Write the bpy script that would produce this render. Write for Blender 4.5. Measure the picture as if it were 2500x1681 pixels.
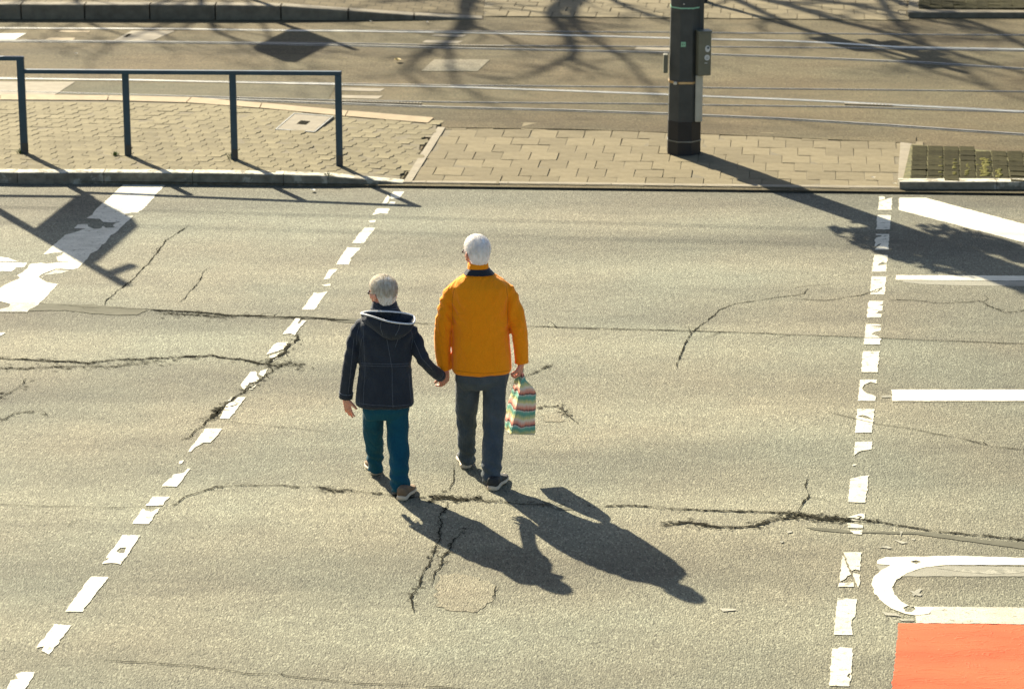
import bpy, bmesh, math, random
from mathutils import Vector, Matrix, noise
from mathutils.bvhtree import BVHTree
from mathutils.geometry import tessellate_polygon
random.seed(7)
R = math.radians
for o in list(bpy.data.objects):
    bpy.data.objects.remove(o, do_unlink=True)
scene = bpy.context.scene
col = scene.collection

# ------------------------------------------------------------------ camera, sky, sun, exposure
F = 7250.0
PITCH = math.atan(2107.0 / F)
HC = 6.60
cam_d = bpy.data.cameras.new('camera')
cam = bpy.data.objects.new('camera', cam_d)
col.objects.link(cam)
cam.location = (0, 0, HC)
cam.rotation_euler = (math.pi / 2 - PITCH, 0, 0)
cam_d.sensor_width = 36.0
cam_d.lens = 36.0 * F / 2500.0
cam_d.clip_end = 2000
cam_d.dof.use_dof = True
cam_d.dof.focus_distance = 19.8
cam_d.dof.aperture_fstop = 4.5
scene.camera = cam

SUN_EL = R(31.5)
SH = Vector((0.495, -0.869, 0)).normalized()      # the way shadows fall on the ground
world = bpy.data.worlds.new('World')
scene.world = world
world.use_nodes = True
wn = world.node_tree.nodes
sky = wn.new('ShaderNodeTexSky')
sky.sky_type = 'NISHITA'
sky.sun_disc = False
sky.sun_elevation = SUN_EL
sky.sun_rotation = math.atan2(-SH.x, -SH.y)
sky.air_density = 0.8
sky.dust_density = 1.2
sky.ozone_density = 0.6
wn['Background'].inputs[1].default_value = 0.058
world.node_tree.links.new(sky.outputs[0], wn['Background'].inputs[0])

sun_d = bpy.data.lights.new('sun', 'SUN')
sun = bpy.data.objects.new('sun', sun_d)
col.objects.link(sun)
sun_d.energy = 5.0
sun_d.angle = R(0.55)
sun_d.color = (1.0, 0.895, 0.70)
ldir = Vector((SH.x * math.cos(SUN_EL), SH.y * math.cos(SUN_EL), -math.sin(SUN_EL)))
sun.rotation_euler = ldir.to_track_quat('-Z', 'Y').to_euler()
sun.location = (-20, 60, 40)

scene.view_settings.view_transform = 'Standard'
scene.view_settings.look = 'None'
scene.view_settings.exposure = 1.60
scene.view_settings.gamma = 1.0
scene.view_settings.use_curve_mapping = False
scene.render.engine = 'CYCLES'
scene.render.resolution_x = 1024
scene.render.resolution_y = 688

# ------------------------------------------------------------------ surveying helpers
CP, SP = math.cos(PITCH), math.sin(PITCH)
D = 1.072                       # photo measured on two sheets: full size and 1/1.072
def G(x, y, z=0.0):
    """point of the place at height z that the survey photo shows at x, y"""
    u = (x - 1250) / F; v = (840.5 - y) / F
    d = Vector((u, CP + v * SP, -SP + v * CP))
    t = (HC - z) / -d.z
    return Vector((d.x * t, d.y * t, z))
def GD(x, y, z=0.0): return G(x * D, y * D, z)
def W(xd, yd, Y):
    """point on the upright plane at distance Y"""
    u = (xd * D - 1250) / F; v = (840.5 - yd * D) / F
    d = Vector((u, CP + v * SP, -SP + v * CP))
    t = Y / d.y
    return Vector((d.x * t, Y, HC + d.z * t))
def PX(Y): return F / (Y * CP + (HC - 0.9) * SP) / D    # small-sheet pixels per metre at distance Y
def mapz(x0, y0, k, pts): return [(x0 + k * a, y0 + k * b) for a, b in pts]

# ------------------------------------------------------------------ object helpers
ORG = {}
def link(o): col.objects.link(o); return o
def obj(name, verts, faces, mat, parent=None, origin=None, smooth=False, mats=None, fmat=None):
    if parent is not None: origin = ORG[parent.name]
    elif origin is None: origin = Vector((0, 0, 0))
    me = bpy.data.meshes.new(name)
    me.from_pydata([tuple(Vector(v) - origin) for v in verts], [], faces)
    me.update()
    for m in (mats or [mat]): me.materials.append(m)
    if fmat: me.polygons.foreach_set('material_index', fmat)
    if smooth: me.polygons.foreach_set('use_smooth', [True] * len(me.polygons))
    o = link(bpy.data.objects.new(name, me))
    if parent is not None: o.parent = parent
    else: o.location = origin
    ORG[o.name] = Vector(origin)
    return o
def empty(name, loc):
    o = link(bpy.data.objects.new(name, None)); o.location = loc; o.empty_display_size = .2
    ORG[o.name] = Vector(loc); return o
def tag(o, label, cat, group=None):
    o['label'] = label; o['category'] = cat
    if group: o['group'] = group
    return o
def struct(o): o['kind'] = 'structure'; return o
def stuff(o): o['kind'] = 'stuff'; return o

class MB:
    def __init__(s): s.v = []; s.f = []; s.m = []
    def add(s, v, f, m=0):
        k = len(s.v); s.v += [Vector(a) for a in v]; s.f += [tuple(i + k for i in q) for q in f]; s.m += [m] * len(f)
    def box(s, c, size, rot=None, m=0, bev=0.0):
        hx, hy, hz = [a / 2 for a in size]; c = Vector(c); rot = rot or Matrix.Identity(3)
        if bev <= 0:
            v = [c + rot @ Vector((x * hx, y * hy, z * hz)) for x in (-1, 1) for y in (-1, 1) for z in (-1, 1)]
            s.add(v, [(0, 1, 3, 2), (4, 6, 7, 5), (0, 4, 5, 1), (2, 3, 7, 6), (0, 2, 6, 4), (1, 5, 7, 3)], m)
        else:
            bm = bmesh.new(); bmesh.ops.create_cube(bm, size=1)
            for q in bm.verts: q.co = Vector((q.co.x * hx * 2, q.co.y * hy * 2, q.co.z * hz * 2))
            bmesh.ops.bevel(bm, geom=list(bm.edges), offset=bev, segments=2, affect='EDGES', profile=.6)
            bm.verts.index_update()
            s.add([c + rot @ q.co for q in bm.verts], [[q.index for q in f.verts] for f in bm.faces], m); bm.free()
    def tube(s, pts, rad, n=10, cap=True, m=0, flat=None):
        pts = [Vector(p) for p in pts]
        if not isinstance(rad, (list, tuple)): rad = [rad] * len(pts)
        rings = []; ref = None
        for i, p in enumerate(pts):
            t = (pts[min(i + 1, len(pts) - 1)] - pts[max(i - 1, 0)])
            t = t.normalized() if t.length > 1e-9 else Vector((0, 0, 1))
            if ref is None:
                ref = Vector((1, 0, 0)) if abs(t.x) < .9 else Vector((0, 1, 0))
            a = (ref - t * ref.dot(t)).normalized(); b = t.cross(a); ref = a
            rx = rad[i]; ry = rad[i] * (flat if flat else 1)
            rings.append([p + a * math.cos(2 * math.pi * k / n) * rx + b * math.sin(2 * math.pi * k / n) * ry for k in range(n)])
        s.loft(rings, cap, m)
    def loft(s, rings, cap=True, m=0, closed=True):
        n = len(rings[0]); v = [q for r in rings for q in r]; f = []
        for i in range(len(rings) - 1):
            for k in range(n if closed else n - 1):
                a = i * n + k; b = i * n + (k + 1) % n
                f.append((a, b, b + n, a + n))
        if cap:
            f.append(tuple(range(n - 1, -1, -1))); f.append(tuple((len(rings) - 1) * n + k for k in range(n)))
        s.add(v, f, m)
    def ell(s, c, r, rot=None, nu=14, nv=9, m=0):
        c = Vector(c); rot = rot or Matrix.Identity(3); v = [c + rot @ Vector((0, 0, r[2]))]; f = []
        for j in range(1, nv):
            th = math.pi * j / nv
            for i in range(nu):
                ph = 2 * math.pi * i / nu
                v.append(c + rot @ Vector((r[0] * math.sin(th) * math.cos(ph), r[1] * math.sin(th) * math.sin(ph), r[2] * math.cos(th))))
        v.append(c + rot @ Vector((0, 0, -r[2]))); L = len(v) - 1
        for i in range(nu):
            f.append((0, 1 + i, 1 + (i + 1) % nu)); f.append((L, 1 + (nv - 2) * nu + (i + 1) % nu, 1 + (nv - 2) * nu + i))
            for j in range(nv - 2):
                a = 1 + j * nu + i; b = 1 + j * nu + (i + 1) % nu
                f.append((a, a + nu, b + nu, b))
        s.add(v, f, m)
    def build(s, name, mat, parent=None, origin=None, smooth=False, mats=None):
        return obj(name, s.v, s.f, mat, parent, origin, smooth, mats, s.m if mats else None)

def n1(x, y=0.0, z=0.0): return noise.noise(Vector((x, y, z)))

# ------------------------------------------------------------------ materials
class NT:
    def __init__(s, name):
        s.mat = bpy.data.materials.new(name); s.mat.use_nodes = True
        s.t = s.mat.node_tree; s.n = s.t.nodes; s.b = s.n['Principled BSDF']
        s.co = s.n.new('ShaderNodeTexCoord')
    def L(s, a, b): s.t.links.new(a, b)
    def mapping(s, src, scale=(1, 1, 1), loc=(0, 0, 0), rot=(0, 0, 0)):
        m = s.n.new('ShaderNodeMapping'); m.inputs['Scale'].default_value = scale
        m.inputs['Location'].default_value = loc; m.inputs['Rotation'].default_value = rot
        s.L(src, m.inputs[0]); return m.outputs[0]
    def noise(s, src, scale, detail=3, rough=.55, dist=0):
        q = s.n.new('ShaderNodeTexNoise'); q.inputs['Scale'].default_value = scale
        q.inputs['Detail'].default_value = detail; q.inputs['Roughness'].default_value = rough
        q.inputs['Distortion'].default_value = dist
        s.L(src, q.inputs['Vector']); return q.outputs[0]
    def voro(s, src, scale, out='Color', feature='F1', rnd=1.0):
        q = s.n.new('ShaderNodeTexVoronoi'); q.feature = feature; q.inputs['Scale'].default_value = scale
        q.inputs['Randomness'].default_value = rnd
        s.L(src, q.inputs['Vector']); return q.outputs[out]
    def ramp(s, src, stops, interp='LINEAR'):
        q = s.n.new('ShaderNodeValToRGB'); q.color_ramp.interpolation = interp
        e = q.color_ramp.elements
        while len(e) < len(stops): e.new(.5)
        for i, (p, c) in enumerate(stops):
            e[i].position = p; e[i].color = (*c, 1) if isinstance(c, (tuple, list)) else (c, c, c, 1)
        s.L(src, q.inputs[0]); return q.outputs[0]
    def mix(s, fac, a, b, mode='MIX'):
        q = s.n.new('ShaderNodeMix'); q.data_type = 'RGBA'; q.blend_type = mode; q.clamp_factor = True
        for sock, val in ((q.inputs[0], fac), (q.inputs[6], a), (q.inputs[7], b)):
            if isinstance(val, (int, float)):
                sock.default_value = val if sock == q.inputs[0] else (val, val, val, 1)
            elif isinstance(val, tuple): sock.default_value = (*val, 1)
            else: s.L(val, sock)
        return q.outputs[2]
    def math(s, op, a, b=None):
        q = s.n.new('ShaderNodeMath'); q.operation = op
        for k, val in enumerate((a, b)):
            if val is None: continue
            if isinstance(val, (int, float)): q.inputs[k].default_value = val
            else: s.L(val, q.inputs[k])
        return q.outputs[0]
    def bump(s, h, strength=.5, dist=.01, nrm=None):
        q = s.n.new('ShaderNodeBump'); q.inputs['Strength'].default_value = strength; q.inputs['Distance'].default_value = dist
        s.L(h, q.inputs['Height'])
        if nrm is not None: s.L(nrm, q.inputs['Normal'])
        s.L(q.outputs[0], s.b.inputs['Normal']); return q.outputs[0]
    def fin(s, color=None, rough=.8, spec=.3, metal=0.0):
        if color is not None:
            if isinstance(color, tuple): s.b.inputs['Base Color'].default_value = (*color, 1)
            else: s.L(color, s.b.inputs['Base Color'])
        if isinstance(rough, (int, float)): s.b.inputs['Roughness'].default_value = rough
        else: s.L(rough, s.b.inputs['Roughness'])
        s.b.inputs['Specular IOR Level'].default_value = spec
        s.b.inputs['Metallic'].default_value = metal
        return s.mat

def asphalt(name, dark, light, stone, contrast=1.0, seed=0.0, bump=.6, streak=.30, an=.45, zones=False, spec=.28):
    m = NT(name); c0 = m.mapping(m.co.outputs['Object'], loc=(seed, seed * .7, 0)); c = m.mapping(c0, scale=(1, an, 1))
    fine = m.noise(c, 110, 4, .7)
    base = m.ramp(fine, [(.32, dark), (.66, light)])
    cell = m.voro(c, 95, 'Color')
    sep = m.n.new('ShaderNodeSeparateColor'); m.L(cell, sep.inputs[0])
    st = m.ramp(sep.outputs[0], [(.72, 0.0), (.92, .52)])
    base = m.mix(st, base, stone)
    dk = m.ramp(sep.outputs[1], [(.80, 0.0), (.95, .6)])
    base = m.mix(dk, base, tuple(a * .5 for a in dark))
    big = m.noise(m.mapping(c0, scale=(.16, .75, 1)), 1.1, 5, .6)
    base = m.mix(1.0, base, m.ramp(big, [(.30, 1 - streak), (.5, 1.0), (.70, 1 + streak * .45)]), 'MULTIPLY')
    mid = m.noise(m.mapping(c0, scale=(.5, 1, 1)), 5, 5, .65)
    base = m.mix(1.0, base, m.ramp(mid, [(.3, .88), (.7, 1.09)]), 'MULTIPLY')
    tint = m.noise(m.mapping(c0, loc=(7, 3, 0)), .55, 3, .5)
    base = m.mix(1.0, base, m.ramp(tint, [(.35, (1.04, .985, .93)), (.65, (.965, 1.01, 1.0))]), 'MULTIPLY')
    blot = m.noise(m.mapping(c0, loc=(3.1, 8.2, 0), scale=(.5, 1, 1)), 2.3, 3, .55)
    base = m.mix(m.ramp(blot, [(.60, 0.0), (.74, .20)]), base, tuple(a * .5 for a in dark))
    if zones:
        # darker towards the right past the crossing, dirt in the gutter, two tyre-polished bands
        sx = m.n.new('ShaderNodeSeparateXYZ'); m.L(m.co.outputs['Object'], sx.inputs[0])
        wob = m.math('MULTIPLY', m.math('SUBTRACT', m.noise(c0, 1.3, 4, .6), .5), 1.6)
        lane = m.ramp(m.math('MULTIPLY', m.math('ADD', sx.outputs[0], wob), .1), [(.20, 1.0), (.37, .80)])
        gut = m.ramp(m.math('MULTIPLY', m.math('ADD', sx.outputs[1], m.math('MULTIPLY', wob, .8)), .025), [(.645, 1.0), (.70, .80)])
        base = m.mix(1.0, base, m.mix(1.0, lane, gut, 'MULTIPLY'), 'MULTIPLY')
        tyre = m.n.new('ShaderNodeTexWave'); tyre.wave_type = 'BANDS'; tyre.bands_direction = 'Y'; tyre.inputs['Scale'].default_value = .16; tyre.inputs['Distortion'].default_value = 2.5; tyre.inputs['Detail'].default_value = 3; tyre.inputs['Detail Scale'].default_value = .6
        m.L(c0, tyre.inputs['Vector'])
        base = m.mix(1.0, base, m.ramp(tyre.outputs[0], [(.1, .88), (.8, 1.07)]), 'MULTIPLY')
        spot = m.voro(m.mapping(c0, scale=(.8, 1, 1)), 1.1, 'Distance'); base = m.mix(m.ramp(m.math('ADD', spot, m.math('MULTIPLY', m.noise(c0, 9, 3), .12)), [(.075, .38), (.13, 0.0)]), base, tuple(a * .4 for a in dark))
    h1 = m.voro(c, 100, 'Distance'); h2 = m.noise(c, 180, 3, .6)
    h = m.math('ADD', m.math('MULTIPLY', h1, -1.0), m.math('MULTIPLY', h2, .7))
    m.bump(h, bump, .010)
    return m.fin(base, .88, spec)

M = {}
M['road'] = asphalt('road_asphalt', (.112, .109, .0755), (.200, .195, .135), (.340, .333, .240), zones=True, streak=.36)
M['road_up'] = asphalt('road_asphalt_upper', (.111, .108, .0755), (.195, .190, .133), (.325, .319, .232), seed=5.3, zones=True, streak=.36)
M['road_coarse'] = asphalt('road_asphalt_coarse', (.085, .082, .064), (.215, .206, .162), (.42, .40, .32), seed=9.1, bump=1.0)
M['tram'] = asphalt('tram_bed_asphalt', (.072, .060, .034), (.128, .107, .061), (.184, .156, .092), seed=2.2, bump=.40, streak=.38, spec=.1)
M['patch_green'] = asphalt('tram_patch_asphalt', (.080, .075, .047), (.122, .113, .072), (.16, .146, .095), seed=3.7, bump=.3, spec=.1)
M['patch_tan'] = asphalt('tan_mortar_patch', (.135, .124, .082), (.222, .204, .137), (.33, .305, .215), seed=4.1, bump=.6, streak=.35)

def plain(name, c1, c2, scale=14, rough=.8, bump=.25, bscale=60, rnd=.12, spec=.3, seed=0, metal=0.0, dist=.004, coord='Object'):
    m = NT(name); c = m.mapping(m.co.outputs[coord], loc=(seed, 0, seed))
    col_ = m.ramp(m.noise(c, scale, 5, .6), [(.3, c1), (.7, c2)])
    if rnd:
        oi = m.n.new('ShaderNodeObjectInfo')
        col_ = m.mix(1.0, col_, m.ramp(oi.outputs['Random'], [(0, 1 - rnd), (1, 1 + rnd)]), 'MULTIPLY')
    if bump: m.bump(m.noise(c, bscale, 4, .65), bump, dist)
    return m.fin(col_, rough, spec, metal)

M['paver'] = plain('crossing_paver', (.146, .123, .073), (.195, .166, .101), 9, .88, .5, 130, .13, spec=.1)
M['paver_wave'] = plain('wavy_paver', (.138, .120, .070), (.205, .179, .107), 5, .88, .5, 130, .13, spec=.1)
M['mortar'] = plain('paver_joint_sand', (.112, .096, .058), (.165, .142, .087), 9, .95, .4, 90, 0)
M['sett'] = plain('dark_sett', (.022, .021, .010), (.050, .046, .022), 12, .95, .7, 110, .2, spec=.04)
M['concrete'] = plain('concrete', (.175, .152, .104), (.24, .21, .147), 8, .85, .3, 90, .06)
M['concrete_tan'] = plain('tan_kerb_slab', (.235, .18, .10), (.31, .245, .145), 7, .85, .25, 90, .06)
M['kerb'] = None
M['white_bits'] = plain('pale_litter', (.6, .56, .45), (.8, .76, .62), 30, .7, 0)
M['black'] = plain('crack_dark', (.018, .018, .013), (.045, .043, .032), 60, 1.0, 0, rnd=0, spec=0)
M['joint_moss'] = plain('mossy_joint', (.05, .048, .02), (.15, .14, .05), 14, .95, .5, 90, 0)
M['tar'] = plain('bitumen_seal', (.095, .093, .066), (.130, .127, .091), 9, .9, .3, 50, 0, spec=.1)
M['stone_bits'] = plain('loose_grit', (.12, .115, .085), (.30, .29, .22), 40, .9, 0, rnd=0)
M['moss'] = plain('moss', (.075, .075, .012), (.19, .17, .025), 30, .95, .5, 90, .1)
M['weed'] = plain('weed_leaf', (.05, .085, .02), (.10, .14, .03), 30, .7, 0)

def kerb_mat():
    m = NT('painted_kerb_stone'); g = m.n.new('ShaderNodeNewGeometry'); c = m.co.outputs['Object']
    stone = m.ramp(m.noise(c, 13, 5, .65), [(.3, (.12, .11, .075)), (.7, (.24, .22, .16))])
    paint = m.ramp(m.noise(c, 20, 3), [(.3, (.40, .38, .285)), (.7, (.56, .535, .42))])
    sx = m.n.new('ShaderNodeSeparateXYZ'); m.L(g.outputs['Normal'], sx.inputs[0])
    up = m.ramp(sx.outputs[2], [(.55, 0.0), (.85, 1.0)])
    worn = m.ramp(m.noise(m.mapping(c, scale=(1, 1, 2)), 9, 6, .72), [(.43, 0.0), (.50, 1.0)])
    cl = m.mix(m.math('MULTIPLY', up, worn), stone, paint)
    side = m.ramp(m.noise(m.mapping(c, loc=(4, 2, 1)), 5, 5, .7), [(.57, 0.0), (.63, .55)])
    cl = m.mix(m.math('MULTIPLY', m.math('SUBTRACT', 1.0, up), side), cl, paint)
    m.bump(m.noise(c, 40, 5, .7), .6, .006)
    return m.fin(cl, .85, .3)
M['kerb'] = kerb_mat()
M['kerb_plain'] = plain('old_kerb_stone', (.12, .105, .07), (.20, .175, .12), 9, .85, .5, 40, .1, dist=.008)

def paint_mat(name, c, dirt, thr=.62, wear=.60):
    m = NT(name); co = m.co.outputs['Object']
    base = m.mix(m.ramp(m.noise(co, 3.5, 5, .6), [(.36, 0.0), (.70, .8)]), c, dirt)
    base = m.mix(m.ramp(m.noise(m.mapping(co, scale=(.25, 1.5, 1)), 9, 4, .6), [(.5, 0.0), (.75, .6)]), base, tuple(a * .72 for a in dirt))
    road_c = m.ramp(m.noise(co, 110, 3, .7), [(.35, (.11, .108, .075)), (.65, (.21, .205, .145))])
    chip = m.ramp(m.noise(co, 95, 4, .75), [(thr, 0.0), (thr + .06, 1.0)])
    patch = m.ramp(m.noise(m.mapping(co, loc=(2.7, 1.3, 0)), 16, 6, .72), [(wear, 0.0), (wear + .035, .85)])
    base = m.mix(m.math('MAXIMUM', chip, patch), base, road_c)
    m.bump(m.noise(co, 130, 3, .6), .4, .006)
    return m.fin(base, .65, .35)
M['white'] = paint_mat('road_paint_white', (.60, .575, .445), (.41, .39, .29), .585, .575)
M['white_new'] = paint_mat('road_paint_fresh', (.64, .61, .47), (.52, .49, .365), .68, .70)
M['white_faded'] = paint_mat('road_paint_faded', (.36, .345, .26), (.235, .225, .165), .52, .52)
M['paint_grey'] = paint_mat('road_paint_grey', (.235, .225, .165), (.185, .178, .128), .58, .62)
M['paint_hatch'] = paint_mat('road_paint_thin', (.52, .49, .37), (.40, .375, .275), .55, .60)

def red_mat():
    m = NT('road_paint_red'); co = m.co.outputs['Object']
    b = m.ramp(m.noise(m.mapping(co, scale=(.5, 1.3, 1)), 2.2, 4, .55), [(.3, (.58, .074, .026)), (.7, (.74, .122, .048))])
    w = m.noise(m.mapping(co, scale=(.7, 2.2, 1)), 4.5, 3, .5, 1.2)
    b = m.mix(m.ramp(m.noise(m.mapping(co, scale=(.3, 1, 1)), 5, 5, .65), [(.52, 0.0), (.8, .5)]), b, (.40, .10, .045)); b = m.mix(m.ramp(m.noise(co, 100, 4, .75), [(.64, 0.0), (.70, .6)]), b, (.25, .11, .06))
    rid = m.ramp(m.math('ABSOLUTE', m.math('SUBTRACT', w, .5)), [(0.0, 1.0), (.025, 0.0)])
    m.bump(m.math('ADD', m.math('MULTIPLY', rid, .35), m.math('MULTIPLY', m.noise(co, 140, 3), .18)), .5, .012)
    return m.fin(b, .75, .12)
M['red'] = red_mat()

M['rail_bright'] = plain('polished_rail_steel', (.46, .455, .40), (.60, .59, .52), 3, .42, .05, 60, 0, .5, metal=.8)
M['rail_dark'] = plain('dull_rail_steel', (.13, .135, .12), (.26, .26, .23), 4, .5, .2, 80, 0, .5, metal=.6)
M['groove'] = plain('groove_shade', (.012, .011, .008), (.03, .028, .02), 20, 1, 0, rnd=0, spec=0)  # near-black colour stands in for the shade down in grooves and slots
M['steel_blue'] = plain('blue_railing_paint', (.007, .034, .054), (.013, .052, .078), 6, .42, .12, 40, 0, .5)
M['pole'] = plain('dark_pole_paint', (.030, .034, .030), (.060, .064, .056), 5, .5, .15, 60, 0, .4)
M['pole_black'] = plain('black_pole_base', (.006, .006, .006), (.014, .014, .013), 9, .5, .3, 50, 0, .4)
M['conduit'] = plain('pale_conduit', (.36, .35, .27), (.46, .44, .35), 8, .6, .1, 60, 0)
M['box'] = plain('olive_box_paint', (.125, .122, .082), (.165, .16, .108), 5, .5, .1, 60, 0)
M['strap'] = plain('brass_strap', (.42, .29, .14), (.60, .44, .24), 20, .35, .1, 60, 0, .5, metal=.7)
M['sticker_green'] = plain('green_sticker', (.22, .45, .28), (.28, .52, .34), 30, .6, 0, rnd=0)
M['sticker_white'] = plain('white_sticker', (.52, .52, .48), (.68, .68, .62), 60, .5, 0, rnd=0)
M['sticker_dark'] = plain('sticker_print', (.05, .06, .06), (.12, .14, .15), 60, .5, 0, rnd=0)
M['sign_back'] = plain('sign_back_grey', (.35, .35, .34), (.45, .45, .44), 5, .5, 0, rnd=0, metal=.3)
M['bark'] = plain('tree_bark', (.09, .075, .05), (.17, .14, .10), 6, .9, .8, 12, .05, dist=.03)
M['leaf'] = plain('dry_leaf', (.55, .40, .12), (.70, .55, .22), 40, .7, 0)

def cloth(name, c1, c2, weave=420, bump=.25, rough=.85, sheen=.25, transl=0.0, rscale=6.0, rbump=.35):
    m = NT(name); co = m.co.outputs['Object']
    cl = m.ramp(m.noise(co, 7, 4, .6), [(.3, c1), (.7, c2)])
    fine = m.noise(co, weave, 2)
    cl = m.mix(1.0, cl, m.ramp(fine, [(.3, .82), (.7, 1.15)]), 'MULTIPLY')
    f1 = m.ramp(m.math('ABSOLUTE', m.math('SUBTRACT', m.noise(m.mapping(co, scale=(1.5, 1.5, .7), rot=(0, .45, 0)), rscale, 3, .5, .8), .5)), [(0.0, 1.0), (.22, 0.0)])
    nrm = m.bump(f1, rbump, .022)
    m.bump(fine, bump, .002, nrm)
    m.fin(cl, rough, .2)
    m.b.inputs['Sheen Weight'].default_value = sheen
    m.b.inputs['Sheen Roughness'].default_value = .5
    if transl:
        tr = m.n.new('ShaderNodeBsdfTranslucent'); m.L(cl, tr.inputs['Color'])
        mx = m.n.new('ShaderNodeMixShader'); mx.inputs[0].default_value = transl
        m.L(m.b.outputs[0], mx.inputs[1]); m.L(tr.outputs[0], mx.inputs[2])
        m.L(mx.outputs[0], m.n['Material Output'].inputs['Surface'])
    return m.mat
M['orange'] = cloth('mustard_jacket_cloth', (.93, .285, .002), (.96, .32, .003), transl=0.0, sheen=.1, rscale=6, rbump=.4)
M['navy_collar'] = cloth('navy_corduroy', (.012, .018, .026), (.022, .03, .04), 200, .5)
M['navy'] = cloth('navy_coat_cloth', (.016, .022, .032), (.030, .038, .050), 300, .5, sheen=.12)
M['seam'] = plain('pale_stitching', (.11, .125, .145), (.17, .185, .21), 90, .9, 0, rnd=0)
M['trim'] = plain('white_piping', (.66, .67, .66), (.80, .80, .78), 60, .8, 0, rnd=0)
M['teal'] = cloth('teal_trousers', (.004, .058, .086), (.006, .082, .118), sheen=.05, rscale=6, rbump=.3)
M['jeans'] = cloth('grey_green_jeans', (.050, .064, .070), (.088, .106, .114), 350, .5, sheen=.1, rscale=6, rbump=.3)
M['shoe_brown'] = plain('brown_suede', (.14, .095, .055), (.22, .155, .095), 30, .9, .3, 120, 0)
M['shoe_black'] = plain('black_shoe', (.015, .016, .016), (.04, .042, .04), 30, .7, .3, 120, 0)
M['shoe_grey'] = plain('grey_shoe_mesh', (.14, .135, .10), (.22, .21, .165), 30, .85, .3, 120, 0)
M['sole'] = plain('tan_rubber_sole', (.58, .47, .32), (.68, .57, .41), 20, .7, .1, 80, 0)
M['lens'] = plain('dark_glasses', (.02, .012, .008), (.05, .03, .018), 10, .15, 0, rnd=0, spec=.6)

def skin_mat():
    m = NT('skin'); co = m.co.outputs['Object']
    c = m.ramp(m.noise(co, 28, 4, .6), [(.3, (.56, .24, .15)), (.7, (.70, .35, .23))])
    m.bump(m.noise(co, 260, 3), .2, .002); m.fin(c, .55, .35)
    m.b.inputs['Subsurface Weight'].default_value = .15
    m.b.inputs['Subsurface Radius'].default_value = (.02, .006, .003)
    m.b.inputs['Subsurface Scale'].default_value = .6
    return m.mat
M['skin'] = skin_mat()
def hair_mat(name, c1, c2, c3, thin=False):
    m = NT(name); co = m.co.outputs['Object']
    s = m.noise(m.mapping(co, scale=(1, 1, .10)), 110, 4, .65)
    c = m.ramp(s, [(.33, c1), (.52, c2), (.7, c3)])
    m.bump(s, .6, .005); m.fin(c, .65, .25)
    if thin:
        tr = m.n.new('ShaderNodeBsdfTranslucent'); m.L(c, tr.inputs['Color']); mx = m.n.new('ShaderNodeMixShader'); mx.inputs[0].default_value = .5
        m.L(m.b.outputs[0], mx.inputs[1]); m.L(tr.outputs[0], mx.inputs[2]); m.L(mx.outputs[0], m.n['Material Output'].inputs['Surface'])
    return m.mat
M['hair_w'] = hair_mat('grey_blond_hair', (.52, .46, .36), (.78, .74, .65), (.91, .89, .84))
M['strand_grey_blond_hair'] = hair_mat('grey_blond_strands', (.50, .43, .32), (.72, .67, .56), (.86, .84, .76), True)
M['hair_m'] = hair_mat('white_hair', (.80, .75, .68), (.92, .89, .84), (.96, .95, .92))
M['strand_white_hair'] = hair_mat('white_strands', (.88, .84, .78), (.94, .92, .88), (.97, .96, .94), True)

def bag_mat():
    m = NT('striped_bag_print'); co = m.co.outputs['Object']
    sx = m.n.new('ShaderNodeSeparateXYZ'); m.L(co, sx.inputs[0])
    wob = m.noise(m.mapping(co, scale=(1, 1, .25)), 9, 2, .5)
    z = m.math('ADD', m.math('MULTIPLY', sx.outputs[2], 8.8), m.math('MULTIPLY', wob, .75))
    t = m.math('FRACT', z)
    fray = m.noise(m.mapping(co, scale=(14, 14, .6)), 10, 2, .5)
    t2 = m.math('ADD', t, m.math('MULTIPLY', m.math('SUBTRACT', fray, .5), .20))
    c = m.ramp(t2, [(0.0, (.09, .06, .06)), (.05, (.17, .09, .08)), (.11, (.66, .22, .15)), (.24, (.78, .40, .28)), (.40, (.76, .66, .50)),
                    (.54, (.66, .60, .24)), (.66, (.36, .46, .25)), (.76, (.12, .34, .24)), (.90, (.16, .41, .31)), (1.0, (.62, .56, .48))])
    m.bump(m.noise(co, 10, 3, .5), .5, .03)
    m.fin(c, .5, .35)
    return m.mat
M['bag'] = bag_mat()

# ------------------------------------------------------------------ the setting
UP = Vector((0, 0, 1))
k0 = G(960, 452, .03); k1 = G(2195, 467, .03)
U = (k1 - k0); U.z = 0; U.normalize()                           # along the kerb
r0 = G(2157, 490); r1 = G(2052, 1640)
CW = (r0 - r1); CW.z = 0; CW.normalize()                          # across the road, along the crossing
V = Vector((-U.y, U.x, 0))

def sheet(name, pts, mat, parent=None):
    tri = tessellate_polygon([pts]); return obj(name, pts, [tuple(t) for t in tri], mat, parent)
ground = struct(sheet('ground', [Vector((-300, -100, -.06)), Vector((300, -100, -.06)), Vector((300, 500, -.06)), Vector((-300, 500, -.06))], M['tram']))
def kerbY(x, z=0): return k0.y + (x - k0.x) * U.y / U.x
road = struct(sheet('road', [Vector((-45, -30, 0)), Vector((45, -30, 0)), Vector((45, kerbY(45) + .02, 0)), Vector((-45, kerbY(-45) + .02, 0))], M['road']))
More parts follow.
